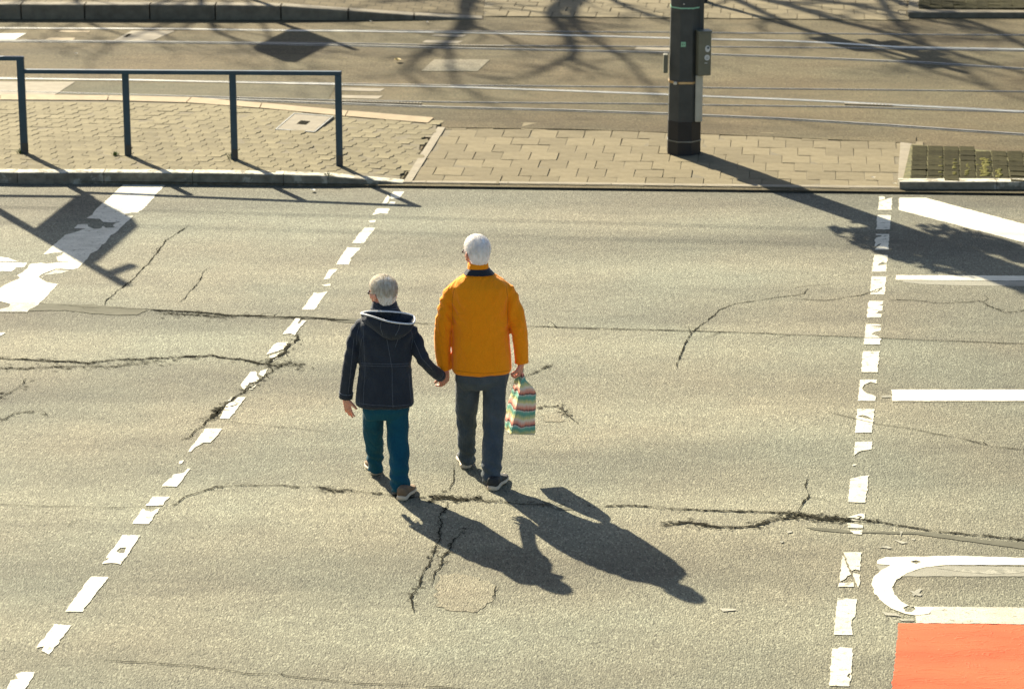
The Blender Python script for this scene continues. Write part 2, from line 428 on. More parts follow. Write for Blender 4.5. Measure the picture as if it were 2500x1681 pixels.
# the strip beyond the long seam was laid separately
seam = [(-1500, 640), (95, 690), (200, 700), (340, 703), (420, 708), (520, 716), (600, 720), (700, 722), (800, 730), (950, 735), (1200, 742), (1560, 752), (1700, 757), (1980, 768), (2150, 775), (2332, 782), (4000, 850)]
sp = [GD(x, y, .002) for x, y in seam]
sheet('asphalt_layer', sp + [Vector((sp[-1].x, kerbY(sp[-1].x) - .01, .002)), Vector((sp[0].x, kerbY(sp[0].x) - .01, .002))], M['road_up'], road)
def rough_outline(pts, step=.025, amp=.004, z=None, sd=0):
    out = []
    for i, p in enumerate(pts):
        q = pts[(i + 1) % len(pts)]; n = max(1, int((q - p).length / step))
        for k in range(n):
            c = p.lerp(q, k / n)
            c = c + Vector((n1(c.x * 23 + sd, c.y * 23, 1.7), n1(c.x * 23, c.y * 23 + sd, 9.2), 0)) * amp * 2
            if z is not None: c.z = z
            out.append(c)
    return out
MARK = 0
def marking(name, outline, mat, holes=(), z=.0045, amp=.005, step=.03, parent=None):
    """paint laid on the road: an outline with chipped-off holes"""
    global MARK; MARK += 1
    loops = [rough_outline([G(x, y) for x, y in outline], step, amp, z, MARK)]
    for h in holes: loops.append(rough_outline([G(x, y) for x, y in h], .015, .004, z, MARK + 50))
    tri = tessellate_polygon(loops); v = [p for l in loops for p in l]; f = []
    for t in tri:
        a, b, c = [v[i] for i in t]
        f.append(t if (b - a).cross(c - a).z > 0 else (t[0], t[2], t[1]))
    return obj(name, v, f, mat, parent or road)
Z = lambda x0, y0, w: (lambda pts: mapz(x0, y0, w / 2332., pts))
z1 = Z(0, 0, 840); z2 = Z(830, 0, 840); z3 = Z(1660, 0, 840); z4 = Z(0, 560, 840); z5 = Z(1660, 560, 840); z6 = Z(0, 1120, 840); z8 = Z(1660, 1120, 840)
zp = Z(800, 540, 540); zl = Z(0, 430, 420); zr = Z(1980, 450, 520)
dashes = [
    (z2([(365, 1300), (435, 1300), (405, 1345), (345, 1352), (340, 1325)]), ()),
    (z2([(325, 1322), (340, 1345), (315, 1388), (283, 1386)]), ()),
    (z2([(340, 1368), (376, 1370), (370, 1390), (322, 1391)]), ()),
    (z2([(252, 1415), (341, 1415), (320, 1452), (270, 1447), (220, 1463)]), ()),
    (z2([(192, 1500), (242, 1494), (236, 1510), (205, 1512)]), ()),
    (zp([(385, 70), (508, 75), (400, 200), (408, 205), (375, 235), (255, 235)]), ()),
    (zp([(205, 280), (350, 285), (235, 400), (250, 408), (225, 462), (85, 462)]), ()),
    (z4([(2230, 275), (2292, 270), (2240, 320), (2235, 336), (2195, 342)]), ()),
    (z4([(2178, 380), (2240, 370), (2238, 386), (2200, 388)]), ()),
    (z4([(2130, 430), (2160, 436), (2220, 422), (2130, 547), (2045, 547)]), ()),
    (z4([(2005, 605), (2040, 605), (2018, 640), (2035, 640), (2050, 618), (2076, 620), (2030, 672), (2000, 720), (1970, 708), (1910, 714)]), ()),
    (z4([(1850, 785), (1885, 768), (1953, 766), (1925, 812), (1860, 835), (1805, 850)]), ()),
    (z4([(1850, 852), (1897, 838), (1880, 872), (1852, 892), (1828, 880), (1823, 862)]), ()),
    (z4([(1700, 968), (1738, 965), (1742, 990), (1757, 1012), (1750, 1030), (1690, 1042), (1660, 1088), (1645, 1080), (1632, 1050)]), ()),
    (z4([(1762, 962), (1813, 948), (1785, 1002), (1756, 985)]), ()),
    (z4([(1700, 1062), (1740, 1045), (1715, 1086), (1688, 1087)]), ()),
    (z4([(1560, 1140), (1582, 1140), (1574, 1168), (1600, 1158), (1615, 1138), (1668, 1138), (1555, 1286), (1490, 1283)]), (z4([(1555, 1202), (1610, 1183), (1600, 1192), (1570, 1206)]),)),
    (z4([(1395, 1350), (1506, 1352), (1430, 1446), (1380, 1446), (1325, 1475), (1300, 1508), (1270, 1510)]), ()),
    (z6([(1220, 16), (1250, 11), (1232, 34), (1208, 39)]), ()),
    (z6([(1180, 106), (1240, 97), (1273, 65), (1292, 68), (1200, 190), (1097, 187), (1122, 160), (1140, 148)]), ()),
    (z6([(1035, 257), (1147, 258), (1100, 318), (990, 320)]), ()),
    (z6([(972, 333), (988, 352), (1030, 360), (1085, 333), (1010, 443), (893, 443)]), ()),
    (z6([(835, 517), (950, 520), (820, 717), (760, 704), (690, 712), (738, 672), (715, 675)]), (z6([(786, 626), (815, 605), (856, 600), (842, 640), (810, 640)]),)),
    (z6([(615, 800), (737, 802), (555, 1038), (442, 1035)]), ()),
    (z6([(370, 1122), (487, 1128), (330, 1332), (312, 1312), (285, 1302), (303, 1270), (247, 1281)]), ()),
    (z6([(150, 1445), (242, 1447), (150, 1600), (20, 1600), (75, 1502), (115, 1490), (105, 1462)]), ()),
    # the other edge of the crossing
    (zr([(745, 137), (800, 138), (815, 160), (745, 186)]), ()),
    (zr([(745, 192), (820, 168), (888, 150), (882, 284), (732, 284)]), (zr([(752, 222), (785, 240), (782, 246), (758, 234)]),)),
    (zr([(725, 340), (878, 342), (862, 498), (713, 498)]), ()),
    (zr([(712, 548), (856, 550), (848, 720), (694, 720), (770, 655), (760, 650), (698, 690), (704, 600), (720, 585), (775, 575), (778, 562), (712, 560)]), ()),
    (zr([(690, 778), (838, 776), (826, 962), (668, 960)]), (zr([(730, 890), (760, 862), (790, 855), (825, 868), (815, 882), (750, 892)]),)),
    (zr([(662, 1012), (825, 1012), (806, 1212), (645, 1208)]), (zr([(668, 1045), (720, 1052), (765, 1046), (760, 1054), (700, 1058)]), zr([(660, 1190), (720, 1172), (768, 1130), (776, 1135), (768, 1160), (715, 1186)]))),
    (z5([(1280, 487), (1377, 487), (1376, 510), (1350, 514), (1374, 520), (1372, 552), (1345, 556), (1330, 570), (1368, 574), (1367, 600), (1265, 600)]), ()),
    (z5([(1260, 643), (1363, 645), (1362, 655), (1280, 657), (1362, 668), (1360, 690), (1320, 697), (1300, 715), (1345, 725), (1362, 745), (1358, 783), (1245, 781)]), ()),
    (z5([(1240, 827), (1355, 828), (1340, 970), (1228, 970)]), ()),
    (z5([(1222, 1020), (1338, 1020), (1331, 1045), (1292, 1034), (1252, 1054), (1236, 1085), (1262, 1112), (1300, 1122), (1328, 1130), (1325, 1165), (1207, 1165)]), ()),
    (z5([(1202, 1217), (1320, 1218), (1303, 1380), (1185, 1380)]), (z5([(1205, 1266), (1240, 1260), (1290, 1278), (1300, 1290), (1250, 1282)]),)),
    (z5([(1185, 1440), (1305, 1440), (1300, 1490), (1240, 1500), (1205, 1515), (1178, 1532)]), ()),
    (z8([(1165, 45), (1185, 38), (1202, 42), (1180, 49)]), ()),
    (z8([(1155, 137), (1215, 120), (1280, 112), (1258, 298), (1140, 296)]), ()),
    (z8([(1130, 402), (1190, 378), (1256, 368), (1245, 415), (1160, 420)]), ()),
    (z8([(1135, 438), (1190, 440), (1245, 452), (1240, 471), (1138, 468)]), ()),
    (z8([(1150, 488), (1240, 484), (1236, 513), (1180, 512)]), ()),
    (z8([(1108, 633), (1228, 635), (1222, 760), (1185, 748), (1160, 760)]), ()),
    (z8([(1100, 652), (1128, 712), (1158, 786), (1135, 795), (1118, 820), (1082, 832)]), ()),
    (z8([(1168, 772), (1221, 785), (1212, 878), (1198, 850), (1182, 822)]), ()),
    (z8([(1080, 842), (1170, 838), (1182, 868), (1075, 868)]), ()),
    (z8([(1065, 945), (1200, 952), (1185, 1070), (1170, 1095), (1160, 1132), (1166, 1170), (1176, 1195), (1043, 1195)]), ()),
    (z8([(1033, 1285), (1075, 1288), (1088, 1279), (1172, 1285), (1155, 1543), (1010, 1540)]), (z8([(1130, 1475), (1143, 1458), (1157, 1456), (1152, 1470), (1157, 1490)]),)),
    (z8([(1000, 1640), (1150, 1640), (1135, 1850), (980, 1850)]), ()),
]
for o_, h_ in dashes: marking('painted_dash', o_, M['white'], h_)
# lane markings on the right
marking('painted_line', zr([(970, 150), (1250, 150), (2332, 440), (3600, 790), (3600, 985), (2332, 640), (960, 285)]), M['white_new'], amp=.006)
marking('painted_line', zr([(930, 998), (2332, 1006), (3600, 1012), (3600, 1064), (2332, 1058), (930, 1050)]), M['white_new'])
marking('painted_line_underlay', zr([(1000, 1054), (2332, 1062), (3600, 1068), (3600, 1125), (2332, 1118), (1650, 1110), (1250, 1098), (1010, 1075)]), M['paint_grey'], z=.0035)
marking('painted_line', z5([(1432, 1087), (2332, 1087), (3400, 1090), (3400, 1168), (2332, 1165), (1440, 1165)]), M['white_new'])
marking('painted_line_underlay', z5([(1360, 1130), (1432, 1126), (1432, 1142), (1362, 1140)]), M['white_faded'])
marking('painted_bend', z8([(1335, 690), (1400, 666), (1900, 658), (2332, 672), (3400, 690), (3400, 745), (2332, 722), (1800, 720), (1640, 740), (1540, 775), (1470, 820), (1440, 870), (1455, 920), (1500, 970), (1560, 1000), (1720, 1004),
        (1690, 1050), (1600, 1062), (1520, 1052), (1440, 1017), (1370, 967), (1320, 915), (1300, 860), (1310, 810), (1350, 765), (1400, 735), (1430, 722), (1338, 714)]), M['white_new'],
        (z8([(1510, 1010), (1540, 996), (1585, 1000), (1596, 1020), (1570, 1040), (1530, 1038)]), z8([(1560, 698), (1600, 688), (1636, 700), (1600, 715)])))
marking('painted_line', z8([(1722, 1003), (2332, 1008), (3400, 1016), (3400, 1132), (2332, 1122), (1602, 1114), (1600, 1066), (1692, 1054)]), M['paint_hatch'])
marking('painted_line_underlay', z8([(1335, 716), (1428, 724), (1400, 737), (1350, 760)]), M['paint_grey'], z=.003)
marking('painted_line_underlay', z8([(1640, 742), (1800, 723), (3400, 750), (3400, 812), (2332, 797), (1500, 796), (1540, 777)]), M['paint_grey'], z=.003)
marking('painted_line_remnant', z8([(1730, 745), (1900, 742), (2020, 765), (2180, 740), (2332, 752), (3000, 760), (3000, 778), (2332, 768), (2100, 785), (1900, 765)]), M['white_faded'], z=.0042, amp=.012)
marking('painted_field', z8([(1485, 1115), (2332, 1126), (3400, 1138), (3400, 2150), (1320, 2150), (1435, 1557)]), M['red'], z=.004)
for pts in ([(1340, 600), (1400, 590), (1440, 605), (1420, 612)], [(1430, 545), (1500, 560), (1545, 570), (1500, 575)], [(1560, 548), (1600, 545), (1590, 556)], [(1490, 490), (1510, 495), (1500, 530)],
            [(1370, 1040), (1460, 1050), (1500, 1070), (1400, 1062)], [(1480, 1085), (1590, 1085), (1580, 1100), (1500, 1100)], [(1550, 890), (1640, 920), (1630, 935), (1600, 925)], [(1570, 920), (1620, 880), (1640, 885), (1590, 930)],
            [(270, 1015), (370, 1018), (390, 1028), (290, 1034)], [(670, 560), (700, 556), (702, 570), (680, 574)], [(725, 495), (760, 490), (762, 500), (735, 504)]):
    marking('paint_fleck', z8(pts), M['white_faded'], amp=.008, z=.0046 + .0002 * (MARK % 6))
# worn arrow stripe on the left
marking('painted_stripe', zl([(1670, 120), (2240, 130), (2120, 245), (2070, 315), (1940, 450), (1870, 500), (1780, 500), (1700, 515), (1690, 545), (1810, 545), (1650, 690), (1560, 780), (1505, 800), (1440, 900), (1375, 945), (1320, 1010), (1215, 1060),
        (1200, 1110), (1060, 1250), (980, 1272), (850, 1260), (740, 1265), (570, 1330), (530, 1368), (560, 1400), (620, 1440), (780, 1470), (700, 1555), (620, 1650), (500, 1755), (170, 1745), (0, 1700), (-200, 1680), (60, 1480), (270, 1390), (240, 1350), (360, 1270),
        (410, 1195), (560, 1180), (650, 1190), (800, 1172), (990, 1168), (780, 1158), (770, 1100), (845, 1072), (865, 1040), (740, 1042), (590, 1065), (680, 980), (890, 800), (990, 770), (1080, 745), (1155, 715), (1005, 710), (1060, 660), (1190, 655),
        (1200, 690), (1280, 722), (1370, 712), (1390, 680), (1440, 705), (1550, 705), (1535, 670), (1570, 640), (1650, 625), (1500, 632), (1400, 625), (1350, 585), (1260, 580), (1165, 578), (1250, 530), (1290, 465), (1500, 280)]), M['white'])
for pts in ([(0, 1085), (110, 1110), (250, 1162), (0, 1165)], [(0, 1175), (370, 1178), (330, 1235), (200, 1245), (0, 1230)], [(0, 1240), (220, 1250), (170, 1295), (0, 1300)]):
    marking('painted_stripe_remnant', zl([(a - (200 if a == 0 else 0), b) for a, b in pts]), M['white'])
marking('painted_stripe_remnant', z4([(75, 495), (240, 497), (246, 525), (200, 545), (190, 562), (-80, 562), (60, 530)]), M['white_faded'], z=.0052)
marking('painted_stripe_remnant', z4([(-60, 700), (40, 702), (-40, 745)]), M['white'])
marking('painted_stripe_remnant', zl([(640, 1320), (760, 1275), (940, 1290), (830, 1320), (600, 1345), (570, 1390), (560, 1370)]), M['white_faded'], z=.0042)
# smooth sealed strips and mortar patches
marking('bitumen_strip', z4([(95, 495), (300, 505), (640, 512), (900, 535), (1000, 548), (930, 580), (760, 582), (600, 568), (420, 548), (270, 552), (120, 560)]), M['tar'], z=.0036, amp=.012)
marking('bitumen_strip', z4([(1700, 597), (2000, 592), (2332, 602), (2700, 615), (2700, 640), (2332, 632), (2180, 606), (1900, 604)]), M['tar'], z=.0036)
marking('bitumen_strip', z8([(840, 462), (1110, 478), (1130, 488), (1330, 492), (1700, 498), (2000, 545), (2332, 570), (2700, 600), (2700, 640), (2332, 612), (2000, 565), (1600, 512), (1100, 500), (900, 480)]), M['tar'], z=.0036)
marking('mortar_patch', mapz(830, 1120, .3602, [(690, 790), (780, 775), (880, 790), (980, 830), (1065, 860), (1040, 930), (1000, 1005), (900, 1040), (760, 1035), (670, 1000), (640, 920), (650, 850)]), M['patch_tan'], z=.003, amp=.02)
marking('mortar_patch', [(1325, 1010), (1372, 1005), (1378, 1030), (1330, 1030)], M['patch_tan'], z=.003, amp=.02)
marking('mortar_patch', mapz(830, 1120, .3602, [(1380, 285), (1420, 295), (1450, 335), (1520, 330), (1600, 345), (1480, 350), (1400, 320)]), M['tar'], z=.003, amp=.01)

# cracks: thin jagged dark lines, crumbled where the road has broken up
def crack(pts, w=.010, jag=.018, crumble=None, name='crack', z=.0062):
    P_ = [GD(x, y, z) for x, y in pts]; sd = random.uniform(0, 99); line = []
    for i in range(len(P_) - 1):
        n = max(1, int((P_[i + 1] - P_[i]).length / .022))
        for k in range(n): line.append(P_[i].lerp(P_[i + 1], k / n))
    line.append(P_[-1]); L = len(line); mb = MB(); off = []
    for i, p in enumerate(line):
        t = (line[min(i + 1, L - 1)] - line[max(i - 1, 0)]); t.z = 0; t.normalize(); nn = Vector((-t.y, t.x, 0))
        off.append((p + nn * (n1(i * .11, sd) * jag * 1.6 + n1(i * .6, sd + 5) * jag * .7), nn))
    vs = []; fs = []; prev = None
    for i, (p, nn) in enumerate(off):
        ends = min(1, i / 6, (L - 1 - i) / 6)
        a = max(.10, .55 + 1.0 * n1(i * .16, sd + 20) + .6 * n1(i * .9, sd + 31)) * w * (0.25 + .75 * ends)
        b = max(.10, .55 + 1.0 * n1(i * .16, sd + 40) + .6 * n1(i * .9, sd + 51)) * w * (0.25 + .75 * ends)
        if a + b < .0012: prev = None; continue
        k = len(vs); vs += [p + nn * a / 1, p - nn * b / 1]
        if prev is not None: fs.append((prev, prev + 1, k + 1, k))
        prev = k
    mb.add(vs, fs)
    for _ in range(L // 32 if w > .0045 else 0):
        i0 = random.randrange(3, max(4, L - 3)); p, nn = off[min(i0, L - 1)]; t = Vector((nn.y, -nn.x, 0)) * random.choice((-1, 1)); d_ = (t + nn * random.choice((-1, 1)) * random.uniform(.4, 1.6)).normalized(); q = p.copy(); bv = []
        n_ = random.randint(5, 16); wb_ = min(w, .010) * random.uniform(.35, .6)
        for k_ in range(n_):
            d_ = (d_ + Vector((random.gauss(0, .28), random.gauss(0, .28), 0))).normalized(); s2 = Vector((-d_.y, d_.x, 0)) * wb_ * (1 - k_ / n_) * random.uniform(.5, 1.2)
            bv += [q + s2 + Vector((0, 0, -.0003)), q - s2 + Vector((0, 0, -.0003))]; q = q + d_ * .02
        mb.add(bv, [(2 * k_, 2 * k_ + 1, 2 * k_ + 3, 2 * k_ + 2) for k_ in range(n_ - 1)])
    if crumble:
        rad, cnt = crumble[0] * .7, int(crumble[1] * 1.5)
        for _ in range(cnt):
            p, nn = random.choice(off); c = p + Vector((random.gauss(0, rad), random.gauss(0, rad), 0)); c.z = z - .0004
            a = random.uniform(-.7, .7); ln = random.uniform(.006, .034); wd = random.uniform(.003, .009); t = Vector((math.cos(a), math.sin(a), 0)); n_ = Vector((-t.y, t.x, 0))
            q = [c - t * ln, c - t * ln * .3 + n_ * wd * random.random(), c + t * ln * .4 + n_ * wd, c + t * ln, c + t * ln * .3 - n_ * wd * random.random(), c - t * ln * .4 - n_ * wd]
            mb.add(q, [tuple(range(6))])
    for i, f in enumerate(mb.f):
        a, b, c = mb.v[f[0]], mb.v[f[1]], mb.v[f[2]]
        if (b - a).cross(c - a).z < 0: mb.f[i] = tuple(reversed(f))
    return mb.build(name, M['black'], road)
crack([(120, 692), (200, 699), (260, 700), (340, 704), (420, 709)], .005, .008)
crack([(340, 704), (420, 708), (520, 716), (620, 720), (700, 722), (800, 730)], .021, .016, (.03, 40))
crack([(360, 712), (430, 716), (500, 720), (560, 719)], .010, .03, (.06, 60))
crack(seam[8:11], .009, .01)
crack([(1200, 742), (1380, 748), (1560, 752), (1700, 757)], .010, .01)
crack([(1700, 757), (1980, 768), (2150, 775), (2332, 782), (2700, 796)], .0065, .010)
crack([(-200, 812), (0, 815), (60, 818), (130, 822), (200, 825), (250, 818), (340, 815), (420, 812), (480, 808), (560, 820), (610, 828), (640, 805), (665, 785), (680, 760)], .019, .025, (.05, 120))
crack([(-150, 838), (0, 838), (80, 835), (150, 832), (230, 835), (300, 828), (370, 822)], .010, .025, (.07, 90))
crack([(610, 828), (620, 845), (600, 858), (585, 872), (560, 885), (530, 905), (500, 935), (475, 955), (440, 985), (420, 1000)], .010, .02, (.03, 40))
crack([(500, 925), (492, 940), (478, 952)], .03, .01, (.04, 30))
crack([(590, 825), (625, 835), (660, 825), (690, 835)], .012, .03, (.07, 60))
crack([(500, 955), (600, 968), (690, 975), (760, 985)], .004, .01)
crack([(235, 695), (270, 660), (300, 640), (330, 605), (348, 590), (380, 545), (430, 510)], .007, .014)
crack([(405, 690), (420, 680), (435, 660), (447, 648), (470, 610)], .006, .012)
crack([(-80, 930), (0, 905), (40, 880), (60, 860)], .007, .02, (.06, 20)); crack([(-60, 960), (0, 955), (30, 940), (100, 935), (112, 946)], .007, .015, (.03, 14))
crack([(-100, 1145), (0, 1147), (120, 1152), (250, 1155), (390, 1153)], .004, .01)
crack([(390, 1153), (420, 1130), (490, 1108), (560, 1103), (640, 1104), (740, 1110), (790, 1116), (860, 1122)], .007, .014, (.02, 16))
crack([(735, 1108), (760, 1118), (790, 1116)], .013, .02, (.03, 26))
crack([(860, 1122), (930, 1132), (980, 1130), (1060, 1135), (1200, 1148), (1270, 1150)], .011, .02, (.035, 70))
crack([(975, 1140), (1010, 1128), (1050, 1136), (1090, 1130)], .013, .03, (.05, 60))
crack([(1330, 1152), (1420, 1150), (1560, 1158), (1700, 1162), (1800, 1168)], .012, .014, (.02, 40))
crack([(1500, 1195), (1570, 1190), (1640, 1198), (1720, 1195), (1780, 1180), (1850, 1172), (1930, 1180), (1990, 1185)], .017, .022, (.045, 150))
crack([(1780, 1168), (1830, 1172), (1880, 1182), (1930, 1184)], .02, .03, (.035, 90))
crack([(1960, 1180), (2080, 1200), (2200, 1215), (2332, 1228), (2600, 1250)], .011, .014, (.02, 60))
crack([(1033, 1055), (1035, 1090), (1026, 1118)], .006, .012)
crack([(1022, 1140), (1010, 1160), (1004, 1200), (990, 1255), (975, 1290), (952, 1330), (940, 1360), (942, 1395)], .008, .02, (.02, 30))
crack([(1062, 1195), (1030, 1230), (1002, 1285), (975, 1330)], .007, .02, (.03, 20))
crack([(1112, 1385), (1130, 1350), (1136, 1320)], .004, .01); crack([(1060, 1400), (1100, 1394), (1112, 1385)], .004, .008)
crack([(1538, 845), (1545, 820), (1555, 795), (1575, 755), (1610, 730), (1640, 705), (1680, 690), (1750, 680), (1830, 668), (1840, 655)], .008, .012)
crack([(1810, 680), (1880, 684), (1960, 672), (2008, 655)], .006, .01)
crack([(1740, 670), (1820, 652), (1900, 645)], .003, .01)
crack([(2030, 683), (2080, 683), (2140, 690), (2180, 688), (2235, 685), (2260, 700), (2290, 712), (2332, 706), (2500, 715)], .007, .014, (.02, 20))
crack([(1880, 935), (1960, 955), (2000, 965), (2060, 972), (2100, 980), (2180, 995), (2260, 1015), (2332, 1023), (2500, 1040)], .006, .008)
crack([(1848, 1080), (1832, 1105), (1842, 1130), (1825, 1150), (1815, 1168)], .008, .012)
crack([(220, 1500), (340, 1508), (450, 1515), (560, 1530), (640, 1535), (720, 1545), (830, 1555), (900, 1557), (1010, 1563), (1150, 1580)], .006, .01)
crack([(1190, 860), (1240, 838), (1262, 826)], .006, .02, (.02, 14)); crack([(1232, 925), (1280, 925), (1300, 950), (1312, 966)], .006, .02, (.04, 30))
crack([(150, 1202), (160, 1190), (175, 1182)], .004, .01)
# loose grit along the broken edges
grit = MB()
for pts, n, sp_ in (([(0, 820), (350, 818), (600, 826)], 260, .10), ([(340, 708), (640, 722)], 130, .08), ([(960, 1135), (1260, 1150)], 200, .07), ([(1500, 1190), (1960, 1180)], 300, .10), ([(2000, 1190), (2332, 1230)], 90, .06), ([(480, 950), (680, 790)], 130, .08), ([(1000, 1150), (950, 1340)], 110, .07)):
    P_ = [GD(x, y) for x, y in pts]
    for _ in range(n // 2):
        i = random.randrange(len(P_) - 1); c = P_[i].lerp(P_[i + 1], random.random()) + Vector((random.gauss(0, sp_), random.gauss(0, sp_), .008)); r = random.uniform(.003, .009)
        q = [c + Vector((math.cos(a) * r * random.uniform(.6, 1.2), math.sin(a) * r * random.uniform(.6, 1.2), -.008)) for a in (0, 1.3, 2.5, 3.8, 5)] + [c + Vector((random.uniform(-.3, .3) * r, random.uniform(-.3, .3) * r, -.008 + r * .38))]
        grit.add(q, [(i, (i + 1) % 5, 5) for i in range(5)])
stuff(grit.build('loose_grit', M['stone_bits'], road))

# ---- tram bed
TZ = .03
def tramY(x): return kerbY(x)
tram = struct(sheet('tram_bed', [Vector((-45, kerbY(-45) + .012, .024)), Vector((45, kerbY(45) + .012, .024)), Vector((45, 60, .024)), Vector((-45, 60, .024))], M['tram']))
def rail_line(pts, mat, head=.036, groove=.03, lip=.015, zt=.007, name='rail', gside=-1):
    P_ = [G(x, y, .024) for x, y in pts]
    # carry on in the same line beyond the picture
    a = P_[0] + (P_[0] - P_[1]).normalized() * 12; b = P_[-1] + (P_[-1] - P_[-2]).normalized() * 12
    P_ = [a] + P_ + [b]; prof = [(0, 0), (0, zt), (head, zt), (head, .002), (head + groove, .002), (head + groove, zt * .7), (head + groove + lip, zt * .7), (head + groove + lip, 0)]
    mb = MB(); rings = []
    for i, p in enumerate(P_):
        t = (P_[min(i + 1, len(P_) - 1)] - P_[max(i - 1, 0)]); t.normalize(); n_ = Vector((-t.y, t.x, 0)) * gside
        rings.append([p + n_ * (u - head / 2) + UP * h for u, h in prof])
    for i in range(len(rings) - 1):
        for k in range(len(prof) - 1):
            q = [rings[i][k], rings[i + 1][k], rings[i + 1][k + 1], rings[i][k + 1]]
            mb.add(q, [(0, 1, 2, 3)], {2: 1, 3: 1, 4: 1}.get(k, 0))
    return mb.build(name, None, tram, mats=[mat, M['groove']])
rail_line([(0, 70), (430, 72), (620, 75), (830, 77), (1160, 81.5), (1620, 94), (1720, 97), (1912, 101), (2042, 107), (2193, 116.5), (2337, 119), (2500, 122)], M['rail_bright'], gside=1)
rail_line([(830, 74.5), (1160, 77), (1620, 79), (1720, 80.5), (2060, 83), (2260, 85), (2500, 86)], M['rail_dark'], .02, .022, .01)
rail_line([(0, 101), (300, 102.5), (560, 105.5), (830, 110.5), (1100, 117), (1620, 128), (1720, 132), (2050, 144), (2260, 153), (2500, 168)], M['rail_dark'], .035, .042, .015)
rail_line([(560, 103.5), (830, 106), (1100, 111), (1620, 114.5), (1720, 114.5), (2050, 117.5), (2190, 119.8)], M['rail_dark'], .02, .02, .01)
rail_line([(0, 193), (330, 197), (620, 203), (830, 207.5), (1100, 213.5), (1350, 222), (1620, 232), (1720, 236.5), (1912, 244), (2044, 250), (2200, 259), (2330, 265), (2500, 274)], M['rail_bright'], gside=1)
rail_line([(620, 200.5), (830, 204), (1100, 208.5), (1620, 213), (1900, 217), (2180, 220), (2500, 224)], M['rail_dark'], .02, .022, .01)
rail_line([(180, 236), (560, 242.5), (830, 252.5), (1100, 262), (1370, 268.5), (1620, 277), (1710, 281), (1900, 289), (2180, 306), (2350, 318), (2500, 328)], M['rail_dark'], .035, .042, .015)
rail_line([(560, 238), (830, 245.5), (1100, 249.5), (1620, 254), (1720, 256.5), (1930, 259.5), (2080, 261.5), (2270, 267.5)], M['rail_dark'], .02, .022, .01)

def slab(name, pts, mat, z0=.024, h=.006, parent=None, bev=0):
    P_ = [G(x, y, z0) for x, y in pts]; n = len(P_)
    v = P_ + [p + UP * h for p in P_]; f = [tuple(range(n, 2 * n))] + [(i, (i + 1) % n, n + (i + 1) % n, n + i) for i in range(n)]
    # keep the upper face upward
    a, b, c = v[n], v[n + 1], v[n + 2]
    if (b - a).cross(c - a).z < 0: f = [tuple(reversed(q)) for q in f]
    return obj(name, v, f, mat, parent or tram)
slab('concrete_panel', [(-60, 83), (65, 82), (34, 99), (-90, 99)], M['conduit'], h=.004)
dr = slab('drain_panel', [(321, 76), (428, 76), (373, 100), (277, 100)], M['concrete'], h=.004)
slab('drain_slot', [(313, 83), (322, 83), (310, 91), (302, 91)], M['groove'], z0=.028, h=.002)
slab('tan_panel', [(150, 75), (222, 76), (215, 80), (140, 79)], M['concrete_tan'], h=.003)
slab('tan_panel', [(120, 93), (185, 93), (176, 99.5), (108, 99.5)], M['concrete_tan'], h=.003)
slab('concrete_panel', [(-150, 200), (184, 200.5), (132, 233), (-200, 231)], M['concrete'], h=.004)
slab('asphalt_patch', [(186, 200.5), (620, 207), (818, 211), (818, 215), (800, 244), (560, 237), (134, 233.5)], M['patch_green'], h=.003)
slab('concrete_panel', [(1060, 146), (1196, 146.5), (1166, 175), (1028, 174.5)], M['patch_tan'], h=.005)
slab('concrete_panel', [(833, 214), (940, 217), (928, 224), (833, 222)], M['concrete'], h=.004)
slab('concrete_panel', [(831, 233), (935, 235), (922, 242.5), (829, 240)], M['concrete'], h=.004)
slab('concrete_panel', [(1063, 84), (1140, 86), (1128, 91), (1052, 89)], M['concrete'], h=.004)
slab('concrete_panel', [(1040, 99), (1130, 101), (1118, 107), (1030, 105)], M['concrete'], h=.004)
slab('concrete_panel', [(1555, 116), (1640, 117.5), (1634, 124), (1548, 122)], M['concrete'], h=.004)
def teeth(xa, ya, xb, yb, n, name='drain_grate'):
    a, b = G(xa, ya, .026), G(xb, yb, .026); mb = MB(); t = (b - a).normalized(); rot = Matrix((t, Vector((-t.y, t.x, 0)), UP)).transposed()
    for i in range(n): mb.box(a.lerp(b, (i + .5) / n) + UP * .006, ((b - a).length / n * .55, .055, .012), rot)
    return mb.build(name, M['concrete'], tram)
teeth(1059, 78.7, 1257, 80.2, 28); teeth(1018, 110.8, 1231, 114, 28); teeth(836, 205.5, 1100, 210.8, 34); teeth(831, 248.6, 1030, 254, 26); teeth(2060, 254.8, 2180, 258.6, 14)

